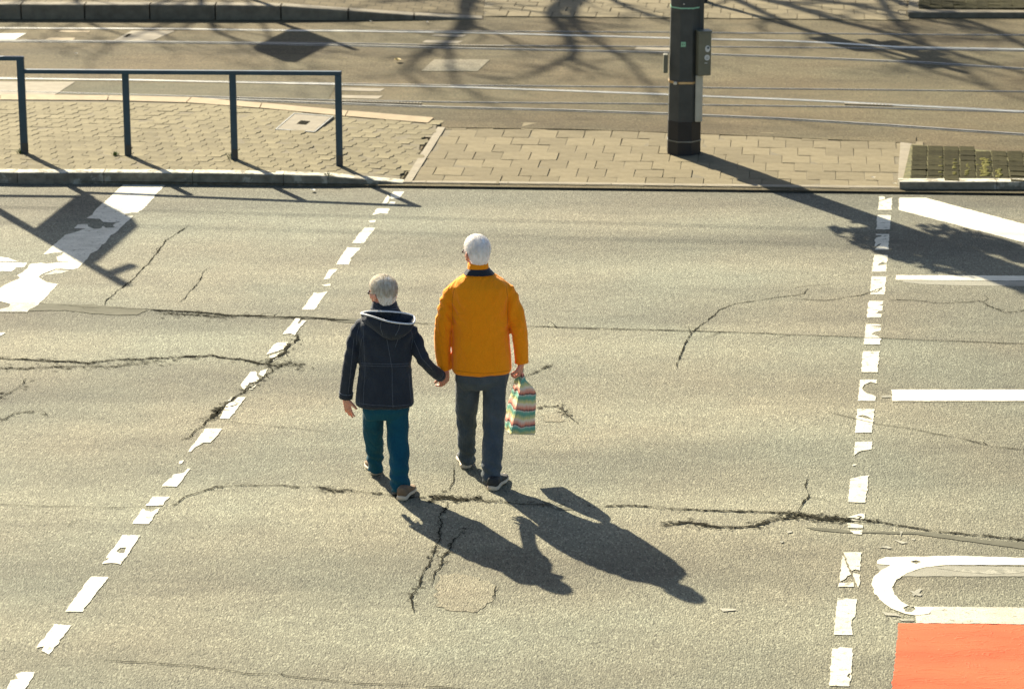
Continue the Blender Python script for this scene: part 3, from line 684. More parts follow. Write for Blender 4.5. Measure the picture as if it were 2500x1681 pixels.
# ---- pavers
def zig_poly(w, d, a):
    h, k = w / 2, d / 2
    return [(-h, -k), (0, -k), (h, -k), (h, -k * .35), (h + a, -k * .1), (h + a, k * .55), (h, k), (0, k), (-h, k), (-h + a, k * .55), (-h + a, -k * .1), (-h, -k * .35)]
def rect_poly(w, d): return [(-w / 2, -d / 2), (w / 2, -d / 2), (w / 2, d / 2), (-w / 2, d / 2)]
def paver_mesh(name, poly, mat, bev, h=.03, sd=0):
    random.seed(sd); n = len(poly); v = [(x, y, -h) for x, y in poly] + [(x, y, -bev) for x, y in poly]
    t1, t2 = random.uniform(-.002, .002), random.uniform(-.002, .002)
    cx = sum(p[0] for p in poly) / n; cy = sum(p[1] for p in poly) / n
    for x, y in poly:
        L = math.hypot(x - cx, y - cy) or 1; k = 1 - bev * 1.3 / L
        v.append((cx + (x - cx) * k, cy + (y - cy) * k, t1 * x * 8 + t2 * y * 8))
    f = [(i, (i + 1) % n, n + (i + 1) % n, n + i) for i in range(n)] + [(n + i, n + (i + 1) % n, 2 * n + (i + 1) % n, 2 * n + i) for i in range(n)] + [tuple(range(2 * n, 3 * n))]
    me = bpy.data.meshes.new(name); me.from_pydata(v, [], f); me.update(); me.materials.append(mat); return me
def inside(p, poly):
    c = False; n = len(poly)
    for i in range(n):
        a, b = poly[i], poly[(i + 1) % n]
        if (a.y > p.y) != (b.y > p.y) and p.x < (b.x - a.x) * (p.y - a.y) / (b.y - a.y) + a.x: c = not c
    return c
def lay(parent, poly, org, eu, ew, w, d, meshes, name, zfun, offs=.5, limit=300, margin=0.0, gap=1.0, tilt=.006):
    """set pavers row by row on a surface, rows staggered"""
    spots = []
    det = eu.x * ew.y - eu.y * ew.x
    inv = lambda p: ((p.x * ew.y - p.y * ew.x) / det, (eu.x * p.y - eu.y * p.x) / det)
    cs = [inv(p - org) for p in poly]
    for j in range(int(math.floor(min(c[1] for c in cs) / d)) - 1, int(max(c[1] for c in cs) / d) + 2):
        for i in range(int(math.floor(min(c[0] for c in cs) / w)) - 2, int(max(c[0] for c in cs) / w) + 3):
            c = org + eu * ((i + (offs * (j % 2)) + .5) * w) + ew * ((j + .5) * d)
            if inside(c, poly): spots.append(c)
    spots.sort(key=lambda c: (c - Vector((0, 19, 0))).length)
    base = Matrix((eu, ew, UP)).transposed()
    rest = MB()
    for i, c in enumerate(spots):
        z = zfun(c.x, c.y); e = .05
        nx = Vector((1, 0, (zfun(c.x + e, c.y) - zfun(c.x - e, c.y)) / (2 * e))); ny = Vector((0, 1, (zfun(c.x, c.y + e) - zfun(c.x, c.y - e)) / (2 * e)))
        m3 = Matrix((nx, ny, UP)).transposed() @ base
        m3 = m3 @ Matrix.Rotation(random.gauss(0, tilt), 3, 'X') @ Matrix.Rotation(random.gauss(0, tilt), 3, 'Y')
        loc = Vector((c.x, c.y, z + random.gauss(0, .0015)))
        me = random.choice(meshes)
        if i < limit:
            o = link(bpy.data.objects.new(name, me)); o.parent = parent; o.matrix_local = Matrix.Translation(loc - ORG[parent.name]) @ m3.to_4x4()
        else: rest.add([loc + m3 @ q.co for q in me.vertices], [tuple(p.vertices) for p in me.polygons])
    if rest.v: stuff(rest.build(name + 's_further_off', meshes[0].materials[0], parent))
    return len(spots)

# crossing place: flush slabs between the railing island and the planted strip
cr_base = [G(1002, 446, .03), G(2190, 462, .03), G(2230, 345, .03), G(1700, 316, .03), G(1087, 306, .03)]
crossing = struct(obj('crossing_pavement', [Vector((p.x, p.y, .026)) for p in cr_base], [(0, 1, 2, 3, 4)], M['mortar']))
CWX = CW
pm = [paver_mesh('crossing_paver', rect_poly(.2775, .354), M['paver'], .004, .03, s) for s in range(4)]
lay(crossing, cr_base, G(1004, 447, .03), U, CW, .283, .360, pm, 'paver', lambda x, y: .0315)
# narrow lowered kerb in front of it
def kerb_run(parent, pts, w, mat, name='kerb_stone', gap=.006, side=1, zb=-.05, bev=.012):
    """kerb stones end to end; pts are (foot point, height) along the road edge"""
    for (a, ha), (b, hb) in zip(pts[:-1], pts[1:]):
        t = (b - a); t.z = 0; L = t.length; t.normalize(); n_ = Vector((-t.y, t.x, 0)) * side
        a2 = a + t * gap / 2; b2 = b - t * gap / 2
        prof = lambda h: [(0.0, zb), (0.0, h - bev), (bev * .4, h - bev * .35), (bev * 1.2, h), (w - .004, h), (w, h - .004), (w, zb)]
        mb = MB(); rs = []
        for q in range(5):
            p = a2.lerp(b2, q / 4); h = ha + (hb - ha) * q / 4 + (.002 * n1(p.x * 5, p.y, 3))
            rs.append([Vector((p.x, p.y, 0)) + n_ * (u + .002 * n1(p.x * 9, h_ * 30)) + UP * h_ for u, h_ in prof(h)])
        mb.loft(rs, True); o = mb.build(name, mat, parent)
k = G(985, 455); runs = []
xs = [985, 1040, 1240, 1492, 1724, 1955, 2196]; ys = [454, 454, 456, 459, 462, 464.5, 467.5]
kerb_run(crossing, [(G(x, y), .035) for x, y in zip(xs, ys)], .085, M['concrete'], bev=.006)
slab('border_strip', [(1069, 312), (1087, 314), (1004, 447), (984, 447)], M['concrete'], z0=.026, h=.012, parent=crossing)
slab('border_gap', [(1064, 311), (1069, 312), (984, 447), (977, 446)], M['groove'], z0=.026, h=.004, parent=crossing)
slab('asphalt_edge', [(1080, 313.5), (1400, 318), (1712, 329), (1960, 340), (2200, 351), (2236, 353), (2236, 335), (1712, 300), (1075, 296)], M['tram'], z0=.024, h=.0125, parent=crossing)
slab('border_strip', [(2198, 350), (2226, 353), (2216, 438), (2192, 440)], M['concrete'], z0=.026, h=.012, parent=crossing)

# railing island on the left
ke = [(-420, 441), (-170, 443), (43, 449.5), (254, 449), (470, 450), (692, 453), (801, 454), (985, 455)]
kh = [.115, .115, .115, .115, .115, .112, .10, .036]
kpts = [G(x, y) for x, y in ke]
xr0, xr1 = kpts[5].x, kpts[7].x
bk = [(-420, 232), (0, 243), (266, 246), (468, 250), (640, 263), (850, 284), (1046, 301)]
bkp = [G(x, y, .04) for x, y in bk]
def interp(pts, x):
    if x <= pts[0].x: return pts[0].y
    for a, b in zip(pts[:-1], pts[1:]):
        if x <= b.x: return a.y + (b.y - a.y) * (x - a.x) / (b.x - a.x)
    return pts[-1].y
def z_isl(x, y):
    t = min(1, max(0, (x - xr0) / (xr1 - xr0))); zf = .113 * (1 - t) + .036 * t
    ya = interp(kpts, x); yb = interp(bkp, x); s = min(1, max(0, (y - ya) / (yb - ya)))
    return zf * (1 - s) + .040 * s
edge = [p + V * .16 for p in kpts]
isl_poly = [Vector((p.x, p.y, 0)) for p in edge[:-1]] + [G(980, 440), G(1066, 311), G(1050, 303)] + [Vector((p.x, p.y, 0)) for p in reversed(bkp)]
gx = [kpts[0].x + (G(1066, 311).x - kpts[0].x) * i / 40 for i in range(41)]
iv = []; 
for x in gx:
    for s in range(9):
        y = interp(kpts, x) + .02 + (interp(bkp, x) - interp(kpts, x) - .02) * s / 8
        xx = x
        iv.append(Vector((xx, y, z_isl(xx, y) - .0032)))
ifc = [(i * 9 + s, (i + 1) * 9 + s, (i + 1) * 9 + s + 1, i * 9 + s + 1) for i in range(40) for s in range(8)]
def cut(f):
    c = sum((iv[i] for i in f), Vector()) / 4
    a, b = G(982, 446), G(1066, 311)
    return (b.x - a.x) * (c.y - a.y) - (b.y - a.y) * (c.x - a.x) > -.02
island = struct(obj('island_pavement', iv, [f for f in ifc if cut(f)], M['mortar']))
pz = [paver_mesh('wavy_paver', zig_poly(.1525, .238, .026), M['paver_wave'], .0035, .03, s + 20) for s in range(4)]
lay(island, isl_poly, kpts[2] + V * .155, U, CW, .157, .242, pz, 'paver', z_isl, .5)
kerb_run(island, list(zip(kpts, kh)), .15, M['kerb'], bev=.014)
for a, b in (((-420, 226), (-420, 236)), ):
    pass
tops = [(-420, 224), (-150, 231), (0, 236), (266, 239), (468, 243), (640, 257), (850, 276), (1060, 293)]
bots = [(-420, 236), (-150, 243), (0, 249), (262, 250.5), (455, 256), (634, 269), (843, 289), (1046, 306)]
for i in range(len(tops) - 1):
    e = 1.2
    slab('edge_slab', [(tops[i][0] + e, tops[i][1]), (tops[i + 1][0] - e, tops[i + 1][1]), (bots[i + 1][0] - e, bots[i + 1][1]), (bots[i][0] + e, bots[i][1])], M['concrete_tan'], z0=.02, h=.028, parent=island)
# manhole cover in the island
cvz = .052
cv = [(718, 279), (815, 286.5), (768, 326), (671, 319)]
cc = sum((G(x, y, cvz + .012) for x, y in cv), Vector()) / 4
cover = empty('utility_cover', (cc.x, cc.y, cvz)); tag(cover, 'square concrete utility cover with small centre grille set in pavement behind the railing', 'cover')
def quad_slab(pts, z0, h, shrink=0):
    P_ = [G(x, y, z0) for x, y in pts]; c = sum(P_, Vector()) / 4; P_ = [c + (p - c) * (1 - shrink) for p in P_]
    return P_
mb = MB(); o_ = quad_slab(cv, cvz, 0); i_ = quad_slab(cv, cvz, 0, .07)
mb.add([p + UP * -.02 for p in o_] + [p + UP * .016 for p in o_] + [p + UP * .016 for p in i_] + [p for p in i_], [(k, (k + 1) % 4, 4 + (k + 1) % 4, 4 + k) for k in range(4)] + [(4 + k, 4 + (k + 1) % 4, 8 + (k + 1) % 4, 8 + k) for k in range(4)] + [(8 + k, 8 + (k + 1) % 4, 12 + (k + 1) % 4, 12 + k) for k in range(4)])
mb.build('frame', M['rail_dark'], cover)
i2 = quad_slab(cv, cvz, 0, .10)
obj('lid', [p + UP * .004 for p in i2] + [p + UP * .014 for p in i2], [(0, 1, 5, 4), (1, 2, 6, 5), (2, 3, 7, 6), (3, 0, 4, 7), (7, 6, 5, 4)], M['concrete'], cover)
g4 = quad_slab([(735, 294), (759, 296), (748, 305), (724, 303)], cvz + .015, 0); mb = MB()
for s in range(6):
    a = g4[0].lerp(g4[1], s / 6); b = g4[0].lerp(g4[1], (s + .6) / 6); c = g4[3].lerp(g4[2], (s + .6) / 6); d_ = g4[3].lerp(g4[2], s / 6)
    mb.add([a + UP * .002, b + UP * .002, c + UP * .002, d_ + UP * .002], [(3, 2, 1, 0)])
mb.build('grille', M['groove'], cover)

# planted strip on the right: dark setts behind a white-edged kerb
rk = [(2195, 468), (2433, 468), (2690, 469), (2950, 470), (3200, 471)]
rkp = [G(x, y) for x, y in rk]
def z_rs(x, y):
    ya = interp(rkp, x); s = min(1, max(0, (y - ya) / 3.0)); return .098 * (1 - s) + .04 * s
rs_poly = [G(2224, 353, .05), G(2500, 376, .05), G(3100, 425, .05), G(3150, 440, .1), G(2216, 440, .1)]
strip = struct(obj('sett_pavement', [Vector((p.x, p.y, z_rs(p.x, p.y) - .010)) for p in [rs_poly[0], rs_poly[1], rs_poly[2], Vector((rkp[3].x, rkp[3].y + .03, 0)), Vector((rkp[2].x, rkp[2].y + .03, 0)), Vector((rkp[1].x, rkp[1].y + .03, 0)), Vector((rkp[0].x + .03, rkp[0].y + .03, 0))]], [(6, 5, 1, 0), (5, 4, 2, 1), (4, 3, 2)], M['joint_moss']))
ps = [paver_mesh('dark_sett', rect_poly(.150, .242), M['sett'], .006, .03, s + 40) for s in range(4)]
lay(strip, rs_poly, G(2222, 440, .1), U, CW, .160, .25, ps, 'sett', z_rs, 0.0, tilt=.02)
kerb_run(strip, [(p, .098) for p in rkp], .15, M['kerb'], bev=.012)
for i, (xx, ya, yb) in enumerate([(2404, 386, 434), (2362, 400, 436), (2438, 415, 437), (2330, 380, 436), (2296, 372, 436)]):
    mb = MB()
    for _ in range((80, 10, 16, 8, 6)[i]):
        p = G(random.gauss(xx, (5, 2, 3, 1.5, 1.5)[i]), random.uniform(ya, yb), .08); p.z = z_rs(p.x, p.y); r = random.uniform(.012, .03)
        mb.ell(p, (r, r, r * .5), nu=5, nv=3)
    stuff(mb.build('moss', M['moss'], strip))

# far side: ramped platform kerb and flush paving
fb = [(-500, 45), (-30, 47), (52, 47.3), (207, 47.8), (366, 48.2), (526, 48.6), (686, 49), (850, 49.3), (1011, 49.3), (1180, 48)]
fh = [.19, .19, .19, .19, .19, .19, .18, .122, .062, .012]
fp = [G(x, y, .024) for x, y in fb]
def tops_far(x):
    for (a, ha), (b, hb) in zip(list(zip(fp, fh))[:-1], list(zip(fp, fh))[1:]):
        if x <= b.x: return ha + (hb - ha) * (x - a.x) / (b.x - a.x)
    return fh[-1]
def far_mat():
    m = NT('far_pavement'); c = m.mapping(m.co.outputs['Object'], scale=(1, 1, 1), rot=(0, 0, .03))
    b = m.n.new('ShaderNodeTexBrick'); m.L(c, b.inputs[0]); b.inputs['Scale'].default_value = 1; b.inputs['Brick Width'].default_value = .2; b.inputs['Row Height'].default_value = .22; b.inputs['Mortar Size'].default_value = .008
    b.inputs['Color1'].default_value = (.15, .125, .074, 1); b.inputs['Color2'].default_value = (.12, .10, .06, 1); b.inputs['Mortar'].default_value = (.075, .062, .038, 1)
    cl = m.mix(1.0, b.outputs[0], m.ramp(m.noise(c, 3, 4), [(.3, .8), (.7, 1.15)]), 'MULTIPLY'); m.bump(b.outputs[1], -.4, .008); return m.fin(cl, .9, .08)
M['far_pav'] = far_mat()
fv = []
for p, h in zip(fp, fh): fv += [Vector((p.x, p.y + .2, .024 + h - .004)), Vector((p.x, p.y + 1.5, .024 + max(h - .004, .014))), Vector((p.x, p.y + 14, .024 + max(h, .014)))]
platform = struct(obj('platform_pavement', fv, [q for i in range(len(fp) - 1) for q in ((3 * i, 3 * i + 3, 3 * i + 4, 3 * i + 1), (3 * i + 1, 3 * i + 4, 3 * i + 5, 3 * i + 2))], M['far_pav']))
kerb_run(platform, [(p, h + .024) for p, h in zip(fp, fh)], .21, M['kerb_plain'], gap=.018, bev=.02)
fc = [G(1180, 41, .03), G(1640, 41.5, .03), G(2212, 44, .03), G(2216, -30, .03), G(1180, -30, .03)]
farc = struct(obj('far_crossing_pavement', [Vector((p.x, p.y, .028)) for p in fc], [(0, 1, 2, 3, 4)], M['mortar']))
lay(farc, fc, fc[0] + Vector((0, .02, 0)), U, CW, .285, .36, pm, 'paver', lambda x, y: .036, limit=110)
fk = [G(x, y) for x, y in ((2216, 48), (2500, 48.5), (2900, 49), (3300, 50))]
fs_poly = [G(2216, 44), G(3200, 46), G(3200, -30), G(2222, -30)]
fstrip = struct(obj('far_sett_pavement', [Vector((p.x, p.y, .075)) for p in fs_poly], [(0, 1, 2, 3)], M['mortar']))
lay(fstrip, [p + Vector((0, .0, 0)) for p in [G(2240, 35), G(3150, 36), G(3150, -30), G(2244, -30)]], G(2242, 36), U, CW, .150, .24, ps, 'sett', lambda x, y: .092, 0.0, limit=90, tilt=.02)
kerb_run(fstrip, [(p, .095) for p in fk], .12, M['kerb_plain'], bev=.014)

# ------------------------------------------------------------------ railings
def railing(name, posts, ztop, rail_ends, label, knob=False):
    base = posts[0][0]; root = empty(name, (base.x, base.y, base.z)); tag(root, label, 'railing', 'blue steel railings at the kerb')
    for p, zt, w in posts:
        mb = MB(); mb.box((p.x, p.y, (p.z - .05 + zt) / 2), (w, .045, zt - p.z + .05), bev=.006)
        po = mb.build('post', M['steel_blue'], root)
        mb = MB(); mb.box((p.x + w * .1, p.y, p.z + .055), (w * .8, .05, .11), bev=.004); mb.build('post_foot', M['pole'], po)
    a, b = rail_ends; t = (b - a); L = t.length; t.normalize(); rot = Matrix((t, UP.cross(t).normalized(), t.cross(UP.cross(t)).normalized())).transposed()
    mb = MB(); mb.box((a + b) / 2, (L, .05, .042), rot, bev=.005); mb.build('top_rail', M['steel_blue'], root)
    return root
pA = G(60, 373, .1); pB = [G(313, 378.5, .1), G(573, 389, .1), G(829, 398, .1)]
for p in [pA] + pB: p.z = z_isl(p.x, p.y)
zA, zB = 1.045, .985
railing('railing', [(pA, zA, .074), (Vector((pA.x - 2.2, pA.y + .1, pA.z)), zA, .074)], zA, (Vector((pA.x + .037, pA.y, zA + .018)), Vector((pA.x - 2.3, pA.y + .1, zA + .018))), 'taller blue steel railing ending at the left edge of the photo')
railing('railing', [(p, z - .004, .066) for p, z in zip(pB, (.945, .965, .985))], zB, (Vector((pA.x + .04, pA.y - .01, .935)), Vector((pB[2].x + .033, pB[2].y, 1.003))), 'long blue steel railing with three posts between taller post and crossing')

# ------------------------------------------------------------------ tram pole
pb = G(1671, 388); pc = Vector((pb.x, pb.y + .16, .03))
pole = empty('tram_pole', pc); tag(pole, 'dark octagonal steel pole with black base and olive box beside the crossing', 'pole')
def octo(mb, z0, z1, r0, r1, c=pc, m=0, cap=True, n=8, rot=.39):
    mb.loft([[Vector((c.x + r * math.cos(2 * math.pi * k / n + rot), c.y + r * math.sin(2 * math.pi * k / n + rot), z)) for k in range(n)] for z, r in ((z0, r0), (z1, r1))], cap, m)
PR = .178
def rad(z): return PR - .0085 * z
def zpole(y): return W(1671 / D, y / D, pc.y - .16).z
zb_ = zpole(299); zs_ = zpole(206)
mb = MB(); octo(mb, zb_, 8.4, rad(zb_), rad(8.4)); shaft = mb.build('shaft', M['pole'], pole)
mb = MB(); octo(mb, 0, zb_ + .003, PR + .003, rad(zb_) + .003); basep = mb.build('black_base', M['pole_black'], pole)
mb = MB(); octo(mb, zpole(348), zpole(348) + .012, rad(.2) + .009, rad(.2) + .009); mb.build('band', M['rail_dark'], basep)
mb = MB(); octo(mb, zs_, zs_ + .022, rad(zs_) + .006, rad(zs_) + .006); st = mb.build('strap', M['strap'], pole)
mb = MB(); mb.box((pc.x - .105, pc.y - .155, zs_ + .011), (.035, .03, .03), bev=.004); mb.build('buckle', M['rail_bright'], st)
mb = MB(); octo(mb, zpole(23), zpole(23) + .014, rad(1.6) + .003, rad(1.6) + .003); mb.build('band', M['sticker_green'], pole)
# pale conduit below the box, dark conduit above
cx = G(1699, 300).x
mb = MB(); mb.box((pc.x + .137, pc.y - .10, (zb_ + zpole(185)) / 2), (.075, .10, zpole(185) - zb_), bev=.012); mb.build('conduit', M['conduit'], pole)
mb = MB(); mb.box((pc.x + .150, pc.y - .06, (zpole(80) + 4.2) / 2), (.055, .06, 4.2 - zpole(80)), bev=.012); mb.build('cable_duct', M['pole'], pole)
rotb = Matrix.Rotation(R(14), 3, 'Z'); bz0, bz1 = zpole(184), zpole(78)
bc = Vector((pc.x + .172, pc.y - .14, (bz0 + bz1) / 2))
mb = MB(); mb.box(bc, (.135, .12, bz1 - bz0), rotb, bev=.012); bx = mb.build('control_box', M['box'], pole)
mb = MB(); mb.box(bc + UP * ((bz1 - bz0) / 2 + .006), (.146, .13, .016), rotb, bev=.005); mb.build('box_lid', M['box'], bx)
def disc(c, rx, rz, rot, mat, parent, name, n=14, th=.002):
    mb = MB(); mb.loft([[c + rot @ Vector((rx * math.cos(2 * math.pi * k / n), y, rz * math.sin(2 * math.pi * k / n))) for k in range(n)] for y in (0, -th)], True); return mb.build(name, mat, parent)
fo = lambda u, h, d=.0615: bc + rotb @ Vector((u, -d, h))
disc(fo(.026, .055), .026, .034, rotb, M['sticker_white'], bx, 'sticker'); disc(fo(.03, .065, .064), .014, .013, rotb, M['sticker_dark'], bx, 'sticker_print')
disc(fo(.022, -.035), .028, .029, rotb, M['sticker_white'], bx, 'sticker')
mb = MB()
for a_, b_ in ((-.008, .004), (.006, -.006), (-.004, -.012), (.009, .008)): mb.box(fo(.022 + a_, -.035 + b_, .064), (.013, .002, .005), rotb)
mb.build('sticker_print', M['sticker_dark'], bx)
mb = MB(); mb.box(fo(.012, -.09), (.03, .002, .006), rotb); mb.build('sticker_print', M['sticker_white'], bx)
mb = MB(); mb.box((pc.x - .20, pc.y - .03, (zpole(183) + zpole(138)) / 2), (.045, .10, zpole(138) - zpole(183)), bev=.008); mb.build('junction_box', M['box'], pole)
gz = zpole(109); rr = rad(gz) * math.cos(math.pi / 8)
mb = MB(); mb.box((pc.x - .03, pc.y - rr - .003, gz), (.048, .003, .05)); gs = mb.build('sticker', M['sticker_green'], pole)
mb = MB()
for a_ in (-.008, .008): mb.box((pc.x - .03 + a_, pc.y - rr - .0055, gz), (.006, .002, .014))
mb.build('sticker_print', M['sticker_dark'], gs)
mb = MB(); mb.ell((pc.x - .03, pc.y - rad(1.7) * .93, zpole(11)), (.008, .004, .008), nu=8, nv=5); mb.build('bolt', M['rail_bright'], pole)
# signals and plates high on the pole, above the picture
def signal(parent, c, rotz, n=3, s=.24):
    rot = Matrix.Rotation(rotz, 3, 'Z'); mb = MB(); mb.box(c, (s + .06, .2, s * n + .1), rot, bev=.02); h = mb.build('signal_head', M['pole'], parent)
    for k in range(n):
        cz = c + rot @ Vector((0, -.10, (k - (n - 1) / 2) * s)); mb = MB(); r = s * .42; rings = []
        for y in (0, -.2): rings.append([cz + rot @ Vector((r * math.cos(a), y, r * math.sin(a))) for a in [R(-30 + 240 * q / 12) for q in range(13)]])
        mb.loft(rings, False, closed=False); mb.build('visor', M['pole'], h)
        disc(cz + rot @ Vector((0, -.004, 0)), r * .95, r * .95, rot, M['lens'], h, 'lens')
signal(pole, Vector((pc.x - .28, pc.y + .02, 2.62)), R(20)); signal(pole, Vector((pc.x + .32, pc.y + .10, 2.95)), R(115)); signal(pole, Vector((pc.x - .35, pc.y + .1, 3.45)), R(200))
mb = MB(); mb.box((pc.x + .42, pc.y - .05, 3.85), (.62, .03, .62), Matrix.Rotation(R(35), 3, 'Z'), bev=.01); mb.build('sign_plate', M['sign_back'], pole)
for h, x in ((2.0, -.22), (2.3, -.3), (3.2, .3), (3.4, -.3)):
    mb = MB(); mb.tube([(pc.x, pc.y, h), (pc.x + x, pc.y - .02, h)], .025, 8); mb.build('bracket', M['pole'], pole)

perp = Vector((.869, .495, 0))
for s_, h_, rx_, rz_, n_ in ((-.42, 2.62, .30, .62, 420), (.36, 2.72, .26, .50, 300), (-.1, 3.9, .45, .45, 260)):
    mb = MB(); c_ = pc + perp * s_ + UP * (h_ - pc.z); rgl = random.Random(int(h_ * 100))
    for _ in range(n_):
        d_ = Vector((rgl.gauss(0, 1), rgl.gauss(0, 1), rgl.gauss(0, 1))).normalized() * rgl.random() ** .45; p_ = c_ + Vector((d_.x * rx_, d_.y * rx_, d_.z * rz_))
        a_ = Vector((rgl.gauss(0, 1), rgl.gauss(0, 1), rgl.gauss(0, 1))).normalized(); b_ = a_.orthogonal().normalized(); L_ = rgl.uniform(.05, .11)
        mb.add([p_ - a_ * L_, p_ + b_ * L_ * .45, p_ + a_ * L_, p_ - b_ * L_ * .45], [(0, 1, 2, 3)])
    mb.build('shadow_leaves', M['weed'], pole)  # unseen leaf clumps, added to make the pole's cast shadow ragged
# second pole on the far side, only its foot is in the picture
fpb = G(1716, 13); fpc = Vector((fpb.x, fpb.y + .07, .03))
pole2 = empty('signal_post', fpc); tag(pole2, 'foot of a dark signal post behind the tram pole at the top edge', 'post')
mb = MB(); mb.tube([fpc + UP * -.03, fpc + UP * 3.4], .055, 12); mb.build('shaft', M['pole'], pole2, smooth=True)
mb = MB(); mb.box(fpc + UP * .05, (.13, .13, .1), bev=.01); mb.build('foot', M['pole_black'], pole2)
signal(pole2, fpc + Vector((-.2, 0, 2.1)), R(30), 2, .22); signal(pole2, fpc + Vector((.25, .05, 2.4)), R(120), 3, .24)
mb = MB(); mb.box(fpc + Vector((.1, -.05, 2.9)), (.55, .02, .4), Matrix.Rotation(R(30), 3, 'Z')); mb.build('sign_plate', M['sign_back'], pole2)

# road sign left of the picture: its board throws the angular shadow on the lane
sb = Vector((-6.17, 29.55, .1)); sg = empty('road_sign', sb); tag(sg, 'large road sign board on a post beyond the left edge, shadow on the lane', 'road sign')
mb = MB(); mb.tube([sb, sb + UP * 3.45], .055, 12); mb.build('post', M['sign_back'], sg, smooth=True)
def casts(p, h): return Vector((p.x, p.y, 0)) - SH * (h / math.tan(SUN_EL)) + UP * h
hv = Vector((.22, 1.45, 0)); h0, h1 = 2.13, 3.02
bb = sb + Vector((.0, .0, 0)); q0 = Vector((sb.x + .06, sb.y, h0)); plate = []
cr = .12; wd = hv.length; ht = h1 - h0; outl = [(0, 0), (wd - cr, 0), (wd, cr), (wd, ht - cr), (wd - cr, ht), (0, ht)]
e1 = hv.normalized(); nn = Vector((e1.y, -e1.x, 0))
mb = MB(); mb.loft([[q0 + e1 * u + UP * w_ + nn * t for u, w_ in outl] for t in (0, .03)], True); mb.build('board', M['sign_back'], sg)
mb = MB(); mb.tube([sb + UP * 3.2, sb + Vector((.1, .45, 3.3))], .05, 8); mb.build('bracket', M['sign_back'], sg)
# sign board beyond the upper edge
db = Vector((-4.45, 39.83, .1)); dg = empty('road_sign', db); tag(dg, 'smaller road sign board beyond the top edge, its shadow lying on the far track', 'road sign')
mb = MB(); mb.tube([db, db + UP * 3.1], .045, 12); mb.build('post', M['sign_back'], dg, smooth=True)
e1 = Vector((-.28, -.96, 0)).normalized(); nn = Vector((e1.y, -e1.x, 0)); q0 = Vector((db.x, db.y, 2.2)) + e1 * .03; wd, ht, cr = 1.38, .70, .10
outl = [(-.16, 0), (wd - cr, 0), (wd, cr), (wd, ht - cr), (wd - cr, ht), (-.16, ht)]
mb = MB(); mb.loft([[q0 + e1 * u + UP * w_ + nn * t for u, w_ in outl] for t in (.05, .08)], True); mb.build('board', M['sign_back'], dg)
# ------------------------------------------------------------------ bare trees beyond the tracks (they throw the branch shadows)
def tree(limbs_px, sd, label, r0=.11):
    """bare tree: a trunk, main limbs that pass above the given ground marks along the sun's rays, and twigs"""
    rng = random.Random(sd); lines = [[casts(GD(x, y), h) for x, y, h in l] for l in limbs_px]
    c = sum((l[0] for l in lines), Vector()) / len(lines); base = Vector((c.x, c.y + .3, 0))
    root = empty('bare_tree', base); tag(root, label, 'tree', 'bare trees beyond the tracks'); trunk = MB(); limbs = MB()
    fork = Vector((base.x, base.y, 3.1)); trunk.tube([base, base + Vector((.05, 0, 1.5)), fork], [r0 * 1.9, r0 * 1.5, r0 * 1.4], 12)
    def grow(p, d, L, r, depth):
        n = 5; pts = [p]; rs = [r]
        for i in range(n):
            d = (d + Vector((rng.gauss(0, .2), rng.gauss(0, .2), rng.gauss(.02, .1)))).normalized(); p = p + d * L / n; pts.append(p); rs.append(r * (1 - .6 * (i + 1) / n))
        limbs.tube(pts, rs, 4 if depth < 2 else 3, cap=False)
        if depth >= 3: return
        for _ in range(4 if depth < 2 else 3):
            j = rng.randint(1, n); ax = Vector((rng.gauss(0, 1), rng.gauss(0, 1), rng.gauss(0, .5))).normalized()
            grow(pts[j], (d + ax * .95).normalized(), L * rng.uniform(.5, .8), max(.006, rs[j] * rng.uniform(.55, .75)), depth + 1)
    for li, l in enumerate(lines):
        pts = [fork - UP * .2, fork.lerp(l[0], .5) + UP * .15] + l if (l[0] - fork).length < 6 else l
        m_ = len(pts); rs = [r0 * (1.05 - .72 * k / (m_ - 1)) * (1 if li == 0 else .72) for k in range(m_)]; sm = []; sr = []
        for k in range(m_ - 1):
            for q in range(4):
                t = q / 4; p0, p1, p2, p3 = pts[max(k - 1, 0)], pts[k], pts[k + 1], pts[min(k + 2, m_ - 1)]
                sm.append(.5 * ((2 * p1) + (p2 - p0) * t + (2 * p0 - 5 * p1 + 4 * p2 - p3) * t * t + (3 * p1 - p0 - 3 * p2 + p3) * t ** 3)); sr.append(rs[k] + (rs[k + 1] - rs[k]) * t)
        sm.append(pts[-1]); sr.append(rs[-1]); limbs.tube(sm, sr, 8)
        for k in range(9, len(sm), 2):
            ax = Vector((rng.gauss(0, 1), rng.gauss(0, 1), rng.gauss(.2, .5))).normalized(); dd = (sm[k] - sm[k - 1]).normalized()
            grow(sm[k], (dd * .6 + ax).normalized(), rng.uniform(.7, 1.5), sr[k] * rng.uniform(.35, .6), 1)
        grow(sm[-1], (sm[-1] - sm[-2]).normalized(), 1.3, sr[-1], 1)
    trunk.build('trunk', M['bark'], root, smooth=True); limbs.build('crown', M['bark'], root, smooth=True)
tree([[(1072, -14, 4.6), (1066, 30, 5.4), (1070, 66, 6.0), (1040, 88, 6.5), (1012, 108, 7.0), (962, 126, 7.6), (935, 150, 8.1)], [(1060, -10, 4.6), (1010, 8, 5.4), (940, 22, 6.2), (860, 30, 7.0)], [(1090, -10, 4.6), (1030, 90, 6.6), (1030, 150, 7.6), (1045, 200, 8.6)]], 4, 'bare tree beyond the middle of the tracks, seen by its branch shadows', .10)
